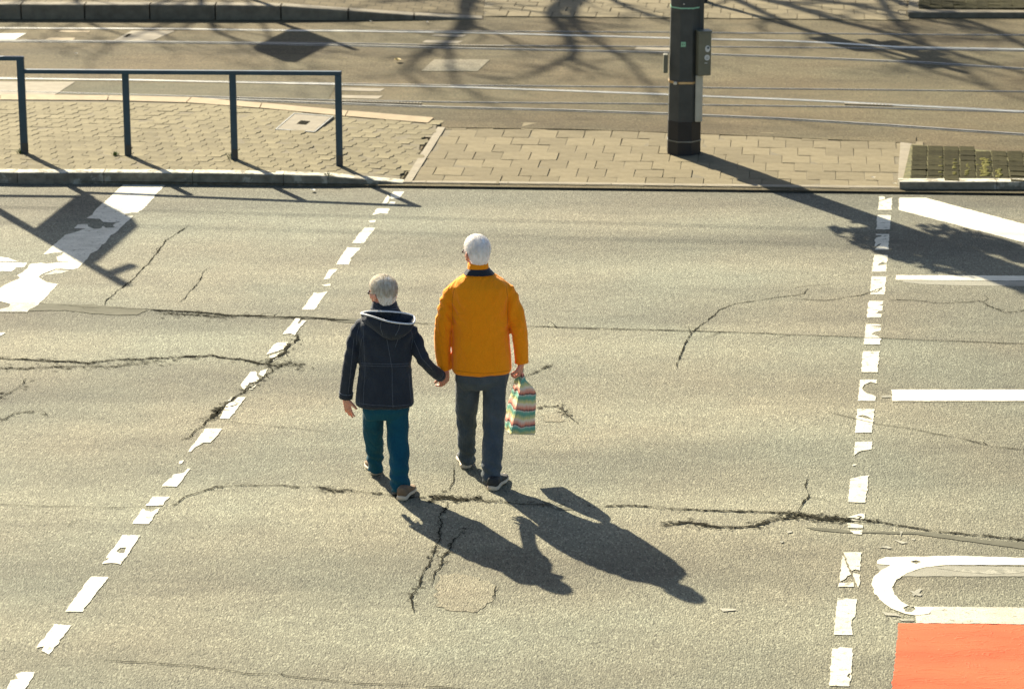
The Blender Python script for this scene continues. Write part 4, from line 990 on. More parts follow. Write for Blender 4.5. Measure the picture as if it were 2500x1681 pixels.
tree([[(1330, -16, 4.6), (1278, 22, 5.3), (1264, 46, 5.7), (1290, 72, 6.3), (1306, 104, 6.9), (1310, 130, 7.4), (1258, 156, 8.0), (1215, 176, 8.5)], [(1350, -16, 4.6), (1440, 26, 5.6), (1520, 50, 6.4), (1600, 78, 7.2)], [(1320, -16, 4.6), (1310, 60, 6.0), (1380, 110, 7.0), (1440, 150, 7.9), (1480, 200, 8.8)]], 9, 'bare tree left of the tram pole beyond the tracks, seen by its branch shadows', .115)
tree([[(1640, -14, 4.6), (1790, 16, 5.3), (1900, 50, 6.0), (1990, 72, 6.6), (2120, 110, 7.3), (2290, 160, 8.3), (2420, 190, 9.0)], [(1660, -14, 4.6), (1900, 12, 5.6), (2060, 40, 6.4), (2220, 70, 7.2), (2360, 90, 8.0)], [(1640, -12, 4.6), (1800, 60, 6.3), (1960, 110, 7.2), (2100, 160, 8.2), (2240, 200, 9.0)]], 15, 'bare tree right of the tram pole beyond the tracks, seen by its branch shadows', .13)
tree([[(1980, -16, 4.6), (2100, 30, 5.5), (2230, 60, 6.3), (2360, 120, 7.3), (2480, 170, 8.3)], [(1990, -16, 4.6), (2050, 60, 6.3), (2150, 130, 7.6), (2260, 210, 9.0)]], 23, 'bare tree furthest right beyond the tracks, seen by its branch shadows', .11)
tree([[(500, -16, 4.6), (484, 30, 5.4), (492, 72, 6.1), (540, 94, 6.7), (600, 110, 7.3)], [(490, -14, 4.6), (420, 40, 5.6), (330, 80, 6.5), (250, 110, 7.3)], [(520, -14, 4.6), (600, 60, 6.0), (640, 140, 7.3)]], 31, 'bare tree nearest the platform ramp beyond the tracks, seen by its branch shadows', .08)
tree([[(180, -16, 4.6), (186, 8, 5.1), (196, 44, 5.7), (218, 64, 6.2), (300, 90, 7.0)], [(175, -14, 4.6), (110, 30, 5.5), (20, 70, 6.5)]], 37, 'bare tree furthest left beyond the tracks, seen by its branch shadows', .075)
# overhead line
wy = G(1200, 538)
for h, gx_, nm in ((5.6, 0, 'contact'), (6.4, -.6, 'carrier')):
    c = casts(wy + Vector((0, gx_, 0)), h); t = (G(1820, 558) - G(410, 520)).normalized()
    o = MB(); o.tube([c - t * 40, c, c + t * 40], .009, 6); tag(o.build('overhead_wire', M['pole_black'], None, origin=c), 'overhead %s wire above the tram tracks, casting a faint line on the road' % nm, 'wire', 'overhead tram wires')

# ------------------------------------------------------------------ people
def remesh(mb, voxel, smooth=2, fac=.5):
    me = bpy.data.meshes.new('tmp'); me.from_pydata([tuple(v) for v in mb.v], [], mb.f); me.update()
    o = link(bpy.data.objects.new('tmp', me))
    m = o.modifiers.new('r', 'REMESH'); m.mode = 'VOXEL'; m.voxel_size = voxel; m.use_smooth_shade = True
    s_ = o.modifiers.new('s', 'SMOOTH'); s_.iterations = smooth; s_.factor = fac
    dg = bpy.context.evaluated_depsgraph_get(); ev = o.evaluated_get(dg); r = bpy.data.meshes.new_from_object(ev)
    v = [Vector(q.co) for q in r.vertices]; nr = [Vector(q.normal) for q in r.vertices]; f = [tuple(p.vertices) for p in r.polygons]
    bpy.data.objects.remove(o); bpy.data.meshes.remove(me); bpy.data.meshes.remove(r)
    return v, nr, f
def sring(c, a, b, n=28, e=2.4, rot=None):
    out = []
    for k in range(n):
        t = 2 * math.pi * k / n; cx, sx = math.cos(t), math.sin(t)
        p = Vector((a * math.copysign(abs(cx) ** (2 / e), cx), b * math.copysign(abs(sx) ** (2 / e), sx), 0))
        out.append(c + (rot @ p if rot else p))
    return out
def torso(rows, Y):
    rings = []
    for (y, xl, xr, dh, dy) in rows:
        a, b = W(xl, y, Y + dy), W(xr, y, Y + dy); rings.append(sring((a + b) / 2, (b - a).length / 2, dh))
    return rings
def limb(mb, pts, Y, n=14, flat=1.0):
    """pts: x, y, half width (sheet pixels), distance offset"""
    P_ = [W(x, y, Y + dy) for x, y, r, dy in pts]; r_ = [r / PX(Y) for x, y, r, dy in pts]
    Q = []; q = []
    for i in range(len(P_) - 1):      # round off the joints
        for k in range(4):
            t = k / 4; p0 = P_[max(i - 1, 0)]; p1 = P_[i]; p2 = P_[i + 1]; p3 = P_[min(i + 2, len(P_) - 1)]
            Q.append(.5 * ((2 * p1) + (p2 - p0) * t + (2 * p0 - 5 * p1 + 4 * p2 - p3) * t * t + (3 * p1 - p0 - 3 * p2 + p3) * t ** 3)); q.append(r_[i] + (r_[i + 1] - r_[i]) * t)
    Q.append(P_[-1]); q.append(r_[-1]); mb.tube(Q, q, n); return Q, q
def folds(v, nr, amp, sc=(1, 1, 1), freq=9.0, sd=0.0, extra=None):
    out = []
    for p, n_ in zip(v, nr):
        q = Vector((p.x * sc[0], p.y * sc[1], p.z * sc[2])) * freq + Vector((sd, sd, sd))
        w1 = noise.noise(q); w2 = noise.noise(q * 2.3)
        d = amp * ((1 - abs(w1) * 2.2) * .7 + w2 * .35)
        if extra: d += extra(p)
        out.append(p + n_ * d)
    return out
def hand(mb, wrist, down, back, side, curl, s=1.0, splay=.10, thumb=.6):
    """palm with five separate fingers; down = wrist to fingertips, back = out of the back of the hand, side=+1 puts the thumb on +cross side"""
    d = down.normalized(); b = (back - d * back.dot(d)).normalized(); c = d.cross(b) * side      # c points to the thumb side
    rings = []
    for t, w_, th in ((-.035, .026, .021), (0, .028, .020), (.02, .036, .019), (.05, .041, .016), (.075, .041, .0135), (.088, .037, .010)):
        rings.append([wrist + d * t * s + c * math.cos(a) * w_ * s + b * math.sin(a) * th * s for a in [2 * math.pi * k / 14 for k in range(14)]])
    mb.loft(rings, True)
    for i, (L, r) in enumerate(((.072, .0088), (.082, .0092), (.076, .0088), (.060, .0078))):
        o = wrist + d * (.076 - .004 * abs(i - 1)) * s + c * (.0305 - .0203 * i) * s; dd = (d + c * splay * (1.4 - i)).normalized(); pts = [o - dd * .02 * s, o]; ang = 0; rs = [r * s, r * 1.05 * s]
        for k, fr in enumerate((.45, .30, .25)):
            ang += curl * (.55, .85, .6)[k]; e = dd * math.cos(ang) - b * math.sin(ang); pts.append(pts[-1] + e * L * fr * s); rs.append(r * s * (.95, .88, .72)[k])
        mb.tube(pts, rs, 9)
    o = wrist + d * .018 * s + c * .026 * s; dd = (d * .75 + c * thumb - b * .25).normalized()
    pts = [o - dd * .012 * s, o]; rs = [.012 * s, .0125 * s]
    for k, L in enumerate((.034, .028, .022)):
        e = (dd - b * curl * .28 * k - c * .25 * k).normalized(); pts.append(pts[-1] + e * L * s); rs.append((.0115, .0102, .008)[k] * s)
    mb.tube(pts, rs, 9)
def head(mb, c, yaw, s=1.0, female=False, pitch=0.0):
    rot = Matrix.Rotation(yaw, 3, 'Z') @ Matrix.Rotation(pitch, 3, 'X'); T = lambda x, y, z: c + rot @ (Vector((x, y, z)) * s)
    E_ = lambda x, y, z, a, b, d, r=None: mb.ell(T(x, y, z), (a * s, b * s, d * s), rot @ (r or Matrix.Identity(3)), 18, 12)
    E_(0, -.012, .030, .0745, .094, .085); E_(0, .028, -.035, .061, .066, .075); E_(0, .045, -.065, .047, .045, .045); E_(0, .070, -.092, .024, .022, .020)
    E_(0, .074, .012, .052, .018, .014); E_(-.034, .066, -.030, .024, .022, .020); E_(.034, .066, -.030, .024, .022, .020)
    mb.tube([T(0, .086, .006), T(0, .101, -.018), T(0, .116, -.036), T(0, .100, -.046)], [.009 * s, .011 * s, .0145 * s, .012 * s], 10)
    E_(-.014, .098, -.042, .009, .010, .008); E_(.014, .098, -.042, .009, .010, .008)
    E_(0, .089, -.064, .023, .011, .0060); E_(0, .087, -.074, .020, .011, .0065)
    for sx in (-1, 1):
        re = Matrix.Rotation(sx * R(22), 3, 'Z') @ Matrix.Rotation(R(-10), 3, 'X')
        E_(sx * .084, -.006, -.012, .009, .021, .034, re); E_(sx * .092, -.014, -.004, .0055, .015, .022, re); E_(sx * .082, .002, -.038, .008, .010, .012, re)
    return rot, T
def hair(parent, T, rot, s, mat, rng, low=-.085, crown=(.02, -.06), thick=.012, strands=1500, sideb=.005):
    mb = MB(); nu, nv = 48, 30; keep = {}; vs = []
    def surf(th, ph, add):
        sn = math.sin(th); sn = sn ** .86 if th < math.pi / 2 else max(sn, 1e-6) ** .42
        d = Vector((sn * math.cos(ph), sn * math.sin(ph), math.cos(th)))
        p = Vector((d.x * (.0745 + add), d.y * (.094 + add) - .012, d.z * (.086 + add) + .030))
        if p.z < 0: p.z *= 1.28                          # nape: hair runs down instead of tucking under
        return p
    def ok(p):
        if p.y > .045: return p.z > .070 - (p.y - .045) * .1
        if p.y > -.012: return p.z > .012 + (p.y + .005) * 1.1 - (.03 if p.y > .012 and p.y < .03 else 0)
        return p.z > max(low, -.055 + (p.y + .048) * 2.3) if p.y > -.055 else p.z > low
    for j in range(nv + 1):
        for i in range(nu):
            th = math.pi * (.001 + .88 * j / nv); ph = 2 * math.pi * i / nu
            nz = n1(math.cos(ph) * 5, math.sin(ph) * 5, j * .18 + 4) * .0035 + n1(math.cos(ph) * 19, math.sin(ph) * 19, j * .3) * .0018
            vs.append(surf(th, ph, thick + nz))
    for j in range(nv):
        for i in range(nu):
            q = (j * nu + i, (j + 1) * nu + i, (j + 1) * nu + (i + 1) % nu, j * nu + (i + 1) % nu)
            if ok(sum((vs[k] for k in q), Vector()) / 4): keep[q] = 1
    mb.add([T(*v) for v in vs], list(keep)); inner = []
    # inward skirt so the rim has thickness
    edges = {}
    for q in keep:
        for a, b in zip(q, q[1:] + q[:1]): edges[(a, b)] = 1
    for (a, b) in list(edges):
        if (b, a) not in edges:
            A, B = vs[a], vs[b]; ctr = Vector((0, -.012, .02)); A2, B2 = A + (ctr - A) * .17, B + (ctr - B) * .17
            mb.add([T(*A), T(*B), T(*B2), T(*A2)], [(1, 0, 3, 2)])
    cr = Vector((crown[0], crown[1], .11))
    for _ in range(strands):
        th = math.acos(rng.uniform(-.86, 1)); ph = rng.uniform(0, 2 * math.pi); p = surf(th, ph, thick - .002)
        if not ok(p): continue
        n_ = Vector((p.x / .0745 ** 2, (p.y + .012) / .094 ** 2, (p.z - .03) / .086 ** 2)).normalized()
        t = (p - cr); t = t - n_ * t.dot(n_)
        if t.length < 1e-4: continue
        t = (t.normalized() + Vector((rng.gauss(0, .25), rng.gauss(0, .25), rng.gauss(0, .15))))
        t = (t - n_ * t.dot(n_)).normalized(); L = rng.uniform(.014, .036); w_ = n_.cross(t) * rng.uniform(.0006, .0013); lift = .004 + .008 * max(0, n_.z)
        a, m_, e = p, p + t * L * .55 + n_ * lift, p + t * L + n_ * rng.uniform(.001, lift * 1.3) - Vector((0, 0, .003))
        mb.add([T(*(a - w_)), T(*(a + w_)), T(*(m_ + w_ * .8)), T(*(m_ - w_ * .8)), T(*e)], [(0, 1, 2, 3), (3, 2, 4)], 1)
    return mb.build('hair', None, parent, smooth=True, mats=[mat, M['strand_' + mat.name]])
def glasses(parent, T, s):
    mb = MB()
    for sx in (-1, 1):
        ring = [(sx * .033 + .024 * math.cos(a), -.010 + .018 * math.sin(a)) for a in [2 * math.pi * k / 14 for k in range(14)]]
        mb.loft([[T(x, y - abs(x) ** 2 * 6, z + .006) for x, z in ring] for y in (.102, .106)], True)
        mb.tube([T(sx * .058, .085, -.002), T(sx * .074, .070, .002), T(sx * .081, .02, .006), T(sx * .083, -.008, .006)], .0035 * s, 6)
        mb.tube([T(sx * .058, .085, .006), T(sx * .072, .072, .004), T(sx * .074, .066, -.004)], .007 * s, 6)
    mb.tube([T(-.012, .104, -.004), T(0, .108, .001), T(.012, .104, -.004)], .0028 * s, 6)
    return mb.build('sunglasses', M['lens'], parent, smooth=True)
def shoe(parent, heel, direc, mat, L=.275, wd=.048, lift=0.0, s=1.0):
    """heel = back of the sole on the ground, direc = toe direction"""
    d = direc.normalized(); c = Vector((d.y, -d.x, 0)); sole = MB(); up = MB()
    prof = [(0, .55, .9), (.03, .82, 1), (.10, .88, 1), (.25, .80, 1), (.42, .80, 1), (.62, 1.02, 1), (.78, 1.04, 1), (.90, .86, 1), (.97, .55, .95), (1, .25, .8)]
    def ring(t, w_, z0, z1, sh=1.0): 
        o = heel + d * t * L; q = []
        for a in [2 * math.pi * k / 16 for k in range(16)]:
            ca, sa = math.cos(a), math.sin(a)
            q.append(o + c * math.copysign(abs(ca) ** .8, ca) * wd * w_ * sh + UP * (z0 + (z1 - z0) * (.5 + .5 * math.copysign(abs(sa) ** .6, sa))))
        return q
    sole.loft([ring(t, w_, .001 + (.012 * max(0, t - .75) / .25) + lift * max(0, 1 - t * 1.6), (.034 if t < .5 else .027) + (.010 * max(0, t - .75) / .25) + lift * max(0, 1 - t * 1.6), 1.0) for t, w_, k in prof], True)
    hp = lambda t: (.092 if t < .12 else .100 - (t - .12) * .05 if t < .32 else .09 - (t - .32) * .10 if t < .8 else .042)
    up.loft([ring(.015 + t * .965, w_ * .93, .022 + lift * max(0, 1 - t * 1.6), max(.034, hp(t) * k) + lift * max(0, 1 - t * 1.6)) for t, w_, k in prof], True)
    o = up.build('shoe', mat, parent, smooth=True)
    so = sole.build('sole', M['sole'], o, smooth=True)
    return o
def smooth_obj(name, v, f, mat, parent): return obj(name, v, f, mat, parent, smooth=True)
def on_surface(bvh, pts, off=.003):
    out = []; cpos = Vector((0, 0, HC))
    for x, y in pts:
        d = (W(x, y, 19.0) - cpos).normalized(); h = bvh.ray_cast(cpos, d)
        if h[0] is not None: out.append(h[0] + h[1] * off if h[1].dot(d) < 0 else h[0] - h[1] * off)
    return out
def dense(pts, n=7):
    out = []
    for a, b in zip(pts[:-1], pts[1:]): out += [(a[0] + (b[0] - a[0]) * k / n, a[1] + (b[1] - a[1]) * k / n) for k in range(n)]
    return out + [pts[-1]]
rng = random.Random(5)

# ---- man in the mustard jacket
YM = 19.46
org = Vector(((G(1200, 1195).x + G(1138, 1141).x) / 2, YM, 0))
mtors = [(846, 1033, 1163, .122, 0), (838, 1030.5, 1165, .155, .01), (800, 1030, 1163, .162, .015), (750, 1031, 1159, .162, .015), (705, 1029, 1157, .158, .005), (672, 1026, 1160, .145, 0), (650, 1026, 1159, .115, -.01), (635, 1040, 1145, .092, 0), (622, 1058, 1122, .072, .01), (611, 1066, 1113, .058, .02)]
mla = [(1052, 650, 11, 0), (1031, 664, 17, -.005), (1018, 695, 18.5, -.012), (1009, 748, 18.5, -.022), (1008, 795, 17.2, .0), (1012.5, 838, 15.2, .012)]
mra = [(1133, 648, 11, 0), (1154, 661, 17, -.005), (1168, 692, 18.5, -.012), (1180, 740, 18.8, -.022), (1186, 785, 17.4, .0), (1188, 823, 15.6, .02)]
mll = [(1067, 848, 31, 0), (1064, 900, 26.5, .05), (1062, 955, 21.5, .12), (1063, 1000, 19, .14), (1064, 1050, 17.5, .19)]
mrl = [(1129, 848, 31, 0), (1126, 905, 26.5, -.03), (1124, 970, 24, -.06), (1121, 1030, 22, -.15), (1120.5, 1096, 22, -.225)]
body = MB()
hc = W(1085.5, 575.5, YM + .03)
rotm, Tm = head(body, hc, R(31), .95)
body.tube([hc + Vector((0, -.012, -.05)), hc + Vector((.002, -.012, -.10)), hc + Vector((.004, -.015, -.2))], [.055, .050, .055], 16)
body.loft(torso([(840, 1048, 1148, .09, 0), (750, 1052, 1140, .09, 0), (670, 1040, 1146, .085, 0), (640, 1050, 1136, .07, .0), (615, 1072, 1108, .05, .01)], YM), True)
for L_ in (mla, mra): limb(body, [(x, y, r * .62, dy) for x, y, r, dy in L_], YM)
for L_ in (mll, mrl): limb(body, [(x, y, r * .62, dy) for x, y, r, dy in L_], YM)
for x, y, dy in ((1064, 1056, .19), (1121, 1100, -.235)):
    p = W(x, y, YM + dy); body.tube([p + UP * .06, p + Vector((0, .03, -.01)), p + Vector((0, .12, -.02))], [.035, .035, .028], 10)
wl = W(1013.5, 843, YM + .01); wr = W(1187, 826, YM + .022)
hand(body, wl, Vector((.0, .12, -1)), Vector((.72, -.62, 0)), 1, .85, 1.05)
hand(body, wr, Vector((-.10, .05, -1)), Vector((1, -.35, 0)), 1, 1.35, 1.05)
v, nr, f = remesh(body, .0042, 3)
man = obj('person', v, f, M['skin'], None, origin=org, smooth=True)
tag(man, 'white-haired person in mustard jacket and grey jeans, holding hands and a striped bag', 'person')
jk = MB(); jk.loft(torso(mtors, YM), True)
for L_ in (mla, mra): limb(jk, L_, YM, 16)
v, nr, f = remesh(jk, .0085, 4)
el = [W(x, y, YM + dy) for x, y, r, dy in (mla[3], mra[3])]; ap = [W(1030, 700, YM), W(1156, 700, YM)]
def jfold(p):
    d = 0
    for e in el:
        k = math.exp(-((p - e).length / .13) ** 2); d += .003 * k * math.sin(p.z * 85 + p.x * 70 + 6 * n1(p.x * 7, p.y * 7, p.z * 7)) * (.5 + n1(p.x * 9, p.z * 6, 2))
    for i, e in enumerate(ap):
        k = math.exp(-((p - e).length / .16) ** 2); sg_ = 1 if i else -1; d += .007 * k * math.sin((p.z - 1.1 * sg_ * (p.x - e.x)) * 55 + 5 * n1(p.x * 5, p.z * 5))
    return d
v = folds(v, nr, .0065, (1, 1, .5), 4.5, 3.1, jfold)
jacket = smooth_obj('jacket', v, f, M['orange'], man)
jb = BVHTree.FromPolygons(v, f)
# collar: dark fold over an orange stand
def band(rows, Y, n=40, th=.006, cut=None):
    rs = torso(rows, Y); rs = [[r[k] for k in range(len(r))] for r in rs]; mb = MB(); inner = []
    for r in rs:
        c = sum(r, Vector()) / len(r); inner.append([p + (c - p).normalized() * th for p in r])
    mb.loft(rs + list(reversed(inner)), False); return mb
band([(622, 1056, 1126, .083, .008), (616, 1060, 1121, .080, .008), (608.5, 1066, 1113, .070, .012)], YM).build('collar', M['navy_collar'], jacket, smooth=True)
band([(612, 1064, 1114, .070, .012), (603, 1065.5, 1112, .069, .014), (597, 1066, 1111, .067, .016)], YM).build('collar_stand', M['orange'], jacket, smooth=True)
for L_, nm in ((mla, 'cuff'), (mra, 'cuff')):
    mb = MB(); (x0, y0, r0_, d0), (x1, y1, r1_, d1) = L_[-2], L_[-1]; a = W(x1 + (x0 - x1) * .08, y1 + (y0 - y1) * .08, YM + d1); b = W(x1 - (x0 - x1) * .06, y1 - (y0 - y1) * .06, YM + d1)
    rr_ = r1_ / PX(YM); mb.tube([a, a.lerp(b, .3), b, b + (b - a) * .02], [rr_ * 1.0, rr_ * 1.04, rr_ * 1.03, rr_ * .9], 16); mb.build('cuff', M['orange'], jacket, smooth=True)
def seamline(bvh, pts, r, mat, parent, name, off=.002):
    q = on_surface(bvh, dense(pts), off)
    if len(q) > 3: mb = MB(); mb.tube(q, r, 5); return mb.build(name, mat, parent)
M['orange_seam'] = plain('jacket_seam_thread', (.42, .15, .004), (.50, .19, .006), 60, .9, 0, rnd=0)
seamline(jb, [(1035, 655), (1030, 680), (1030, 715), (1032, 740)], .0016, M['orange_seam'], jacket, 'seam', .0004)
seamline(jb, [(1152, 650), (1157, 680), (1156, 720), (1156, 740)], .0016, M['orange_seam'], jacket, 'seam', .0004)
seamline(jb, [(1034, 843), (1070, 848), (1100, 850), (1130, 848), (1161, 843)], .0016, M['orange_seam'], jacket, 'seam', .0004)
tr = MB(); tr.loft(torso([(880, 1046, 1150, .09, 0), (862, 1036, 1158, .118, 0), (840, 1038, 1157, .118, 0), (815, 1042, 1152, .11, 0)], YM), True)
for L_ in (mll, mrl): limb(tr, L_, YM, 16)
v, nr, f = remesh(tr, .0085, 3)
kn = [W(*q, YM + d_) for q, d_ in (((1062, 955), .12), ((1124, 970), -.06), ((1064, 1035), .18), ((1121, 1078), -.21))]
def tfold(p):
    d = 0
    for i, e in enumerate(kn):
        k = math.exp(-((p - e).length / (.12 if i < 2 else .10)) ** 2); d += (.005 if i < 2 else .009) * k * math.sin(p.z * (60 if i < 2 else 75) + 50 * p.x + 5 * n1(p.x * 8, p.y * 8, p.z * 6 + i))
    return d
v = folds(v, nr, .011, (1, 1, .45), 8.5, 8.2, tfold)
smooth_obj('trousers', v, f, M['jeans'], man)
hair(man, Tm, rotm, .95, M['hair_m'], rng, -.078, (.012, -.075), .012, 6500)
glasses(man, Tm, .95)
hl = G(1138, 1144); hr = G(1197, 1198)
shoe(man, hl, Vector((-.12, 1, 0)), M['shoe_black'], .285, .047)
shoe(man, hr + Vector((.012, 0, 0)), Vector((.30, 1, 0)), M['shoe_black'], .285, .050)

# ---- woman in the navy coat
YW = 19.28
org = Vector(((G(984, 1219).x + G(917, 1158).x) / 2, YW, 0))
wtors = [(921, 811, 941, .118, 0), (914, 809, 942, .133, 0), (880, 812, 939, .130, 0), (832, 819, 936, .122, 0), (790, 817, 938, .126, 0), (755, 816, 941, .124, -.005), (735, 820, 938, .108, -.005), (720, 832, 922, .088, 0), (708, 843, 908, .068, .008), (695, 847, 904, .056, .012)]
wla = [(842, 732, 9, 0), (821, 741, 14, 0), (808, 772, 15.8, -.01), (798, 820, 15.6, -.015), (791, 865, 15, .01), (787.5, 903, 15.2, .03)]
wra = [(915, 738, 9, 0), (935, 750, 14, 0), (949, 785, 15.8, -.015), (964, 818, 15.2, -.02), (986, 842, 13.6, .07), (1003, 856, 12.6, .165)]
wll = [(853, 912, 27, 0), (850, 960, 23, .05), (851, 1005, 20.5, .13), (853, 1035, 18.5, .17), (855, 1070, 17.5, .20)]
wrl = [(904, 912, 27, 0), (905, 965, 24, -.02), (908, 1020, 22, -.08), (909.5, 1065, 20.5, -.16), (913, 1118, 21.5, -.21)]
body = MB()
hw = W(871, 667, YW + .03)
rotw, Tw = head(body, hw, R(48), .93, True)
body.tube([hw + Vector((0, -.015, -.05)), hw + Vector((.005, -.02, -.12)), hw + Vector((.01, -.02, -.2))], [.048, .048, .06], 16)
body.loft(torso([(905, 826, 924, .085, 0), (830, 836, 918, .08, 0), (760, 832, 924, .08, 0), (730, 842, 912, .065, 0), (705, 856, 896, .045, .01)], YW), True)
for L_ in (wla, wra, wll, wrl): limb(body, [(x, y, r * .62, dy) for x, y, r, dy in L_], YW)
for x, y, dy in ((855, 1070, .20), (911, 1116, -.225)):
    p = W(x, y, YW + dy); body.tube([p + UP * .06, p + Vector((0, .04, -.005)), p + Vector((0, .10, -.02))], [.028, .026, .02], 10)
hand(body, W(788, 905, YW + .032), Vector((.13, .05, -1)), Vector((-.75, -.65, 0)), -1, .22, .98, .13, .75)
hand(body, W(1002, 854, YW + .18), Vector((.50, .45, -.55)), Vector((.35, -.75, .2)), 1, .9, .92, .06, .35)
v, nr, f = remesh(body, .0042, 3)
woman = obj('person', v, f, M['skin'], None, origin=org, smooth=True)
tag(woman, 'shorter grey-haired person in hooded navy coat and teal trousers', 'person')
ct = MB(); ct.loft(torso(wtors, YW), True)
for L_ in (wla, wra): limb(ct, L_, YW, 16)
v, nr, f = remesh(ct, .0085, 4)
el = [W(x, y, YW + dy) for x, y, r, dy in (wla[3], wra[3], wra[4])]; ap = [W(818, 775, YW), W(938, 775, YW)]
v = folds(v, nr, .006, (1, 1, .5), 5.5, 13.1, jfold)
coat = smooth_obj('coat', v, f, M['navy'], woman)
wb = BVHTree.FromPolygons(v, f)
for pts in ([(827, 742), (829, 790), (832, 840), (829, 880), (827, 924)], [(880, 765), (886, 800), (893, 840), (893, 880), (895, 927)], [(912, 742), (907, 770), (900, 790)], [(931, 850), (934, 890), (938, 924)], [(812, 850), (810, 890), (812, 915)],
            [(818, 826), (850, 828), (900, 829), (934, 827)], [(818, 831), (850, 833), (900, 834), (934, 832)], [(806, 770), (801, 820), (797, 860), (793, 895)], [(943, 775), (960, 815), (985, 842)], [(826, 765), (820, 790), (818, 815)], [(812, 917), (850, 922), (900, 924), (940, 920)], [(820, 733), (813, 760), (812, 785)], [(935, 745), (940, 770), (936, 795)]):
    seamline(wb, pts, .0012, M['seam'], coat, 'seam', .0006)
for L_, col_ in ((wla, 0), (wra, 0)):
    mb = MB(); (x0, y0, r0_, d0), (x1, y1, r1_, d1) = L_[-2], L_[-1]; t_ = .28
    a = W(x1 + (x0 - x1) * t_, y1 + (y0 - y1) * t_, YW + d1 + (d0 - d1) * t_); b = W(x1 - (x0 - x1) * .05, y1 - (y0 - y1) * .05, YW + d1); rr_ = r1_ / PX(YW)
    mb.tube([a - (b - a) * .02, a, a.lerp(b, .5), b, b + (b - a) * .03], [rr_ * 1.0, rr_ * 1.08, rr_ * 1.07, rr_ * 1.05, rr_ * .9], 18); cf = mb.build('cuff', M['navy'], coat, smooth=True)
    mb = MB(); ax = (b - a).normalized(); e1 = ax.orthogonal().normalized(); e2 = ax.cross(e1); c = a.lerp(b, .02)
    mb.tube([c + (e1 * math.cos(q) + e2 * math.sin(q)) * rr_ * 1.075 for q in [2 * math.pi * k / 24 for k in range(25)]], .0022, 5); mb.build('cuff_stitch', M['seam'], cf)
band([(713, 838, 916, .078, .004), (700, 845, 907, .068, .010), (688, 848, 904, .060, .014), (685.5, 849, 903, .057, .014)], YW).build('collar', M['navy'], coat, smooth=True)
mb = MB(); rg = torso([(699, 844.5, 907.5, .0695, .010)], YW)[0]; mb.tube(rg + rg[:2], .0022, 5); mb.build('collar_stitch', M['seam'], coat)
# hood lying on the back with white piping round its opening
def bez(pts, n=10):
    out = []
    m_ = len(pts)
    for i in range(m_):
        p0, p1, p2, p3 = pts[i - 1], pts[i], pts[(i + 1) % m_], pts[(i + 2) % m_]
        for k in range(n):
            t = k / n; out.append(.5 * ((2 * p1) + (p2 - p0) * t + (2 * p0 - 5 * p1 + 4 * p2 - p3) * t * t + (3 * p1 - p0 - 3 * p2 + p3) * t ** 3))
    return out
rim = bez([W(822, 713, YW - .02), W(836, 709, YW - .065), W(860, 708.5, YW - .085), W(890, 709.5, YW - .09), W(922, 713, YW - .07), W(941, 719, YW - .05), W(944.5, 730, YW - .12), W(936, 737, YW - .165), W(905, 735, YW - .20), W(878, 730, YW - .20), W(850, 721, YW - .165), W(832, 716, YW - .11)], 5)
ctr = sum(rim, Vector()) / len(rim)
levels = [rim]
for t, cx_, cy_, dy_, sx_, sy_ in ((.25, 884, 736, -.13, .96, .90), (.5, 888, 748, -.135, .80, .88), (.72, 890, 759, -.135, .58, .80), (.9, 891, 768, -.135, .36, .6), (1, 892, 772, -.135, .14, .3)):
    c2 = W(cx_, cy_, YW + dy_ + .01); lev = []
    for p in rim:
        q = p - ctr; lev.append(c2 + Vector((q.x * sx_, q.y * sy_ * .8, q.z * (1 - t) * .75)))
    levels.append(lev)
inn = []
for p in rim: inn.append(p + (ctr - p) * .10 - UP * .002)
floor_ = [ctr + (p - ctr) * .75 - UP * .035 for p in rim]; fl2 = [ctr + (p - ctr) * .2 - UP * .05 for p in rim]
mb = MB(); mb.loft(list(reversed(levels)) + [inn, floor_, fl2], True)
hood = mb.build('hood', M['navy'], coat, smooth=True)
mb = MB(); mb.tube(rim + rim[:2], .0058, 8); mb.build('piping', M['trim'], hood, smooth=True)
hb = BVHTree.FromPolygons(mb.v, mb.f) if False else BVHTree.FromPolygons([q for l in levels for q in l], [(i * len(rim) + k, i * len(rim) + (k + 1) % len(rim), (i + 1) * len(rim) + (k + 1) % len(rim), (i + 1) * len(rim) + k) for i in range(len(levels) - 1) for k in range(len(rim))])
for pts in ([(868, 733), (866, 745), (872, 762)], [(910, 738), (908, 750), (900, 764)]): seamline(hb, pts, .0016, M['seam'], hood, 'seam', .001)
tr = MB(); tr.loft(torso([(950, 832, 926, .085, 0), (930, 827, 931, .112, 0), (905, 830, 928, .112, 0), (880, 834, 924, .105, 0)], YW), True)
for L_ in (wll, wrl): limb(tr, L_, YW, 16)
v, nr, f = remesh(tr, .0085, 3)
kn = [W(*q, YW + d_) for q, d_ in (((851, 1000), .13), ((908, 1020), -.08), ((854, 1050), .19), ((910, 1095), -.20))]
v = folds(v, nr, .011, (1, 1, .45), 8.5, 4.2, tfold)
smooth_obj('trousers', v, f, M['teal'], woman)
hair(woman, Tw, rotw, .93, M['hair_w'], rng, -.092, (.0, -.055), .016, 7500, -.005)
glasses(woman, Tw, .93)
shoe(woman, G(918, 1160), Vector((-.25, 1, 0)), M['shoe_brown'], .25, .044)
shoe(woman, G(980, 1222), Vector((.27, 1, 0)), M['shoe_brown'], .25, .046)

# ---- striped shopping bag in the man's right hand
YB = YM + .02
gp = W(1184, 838, YB)
def bw(x, y, dy=0.0): return W(x, y, YB + dy)
bag = MB()
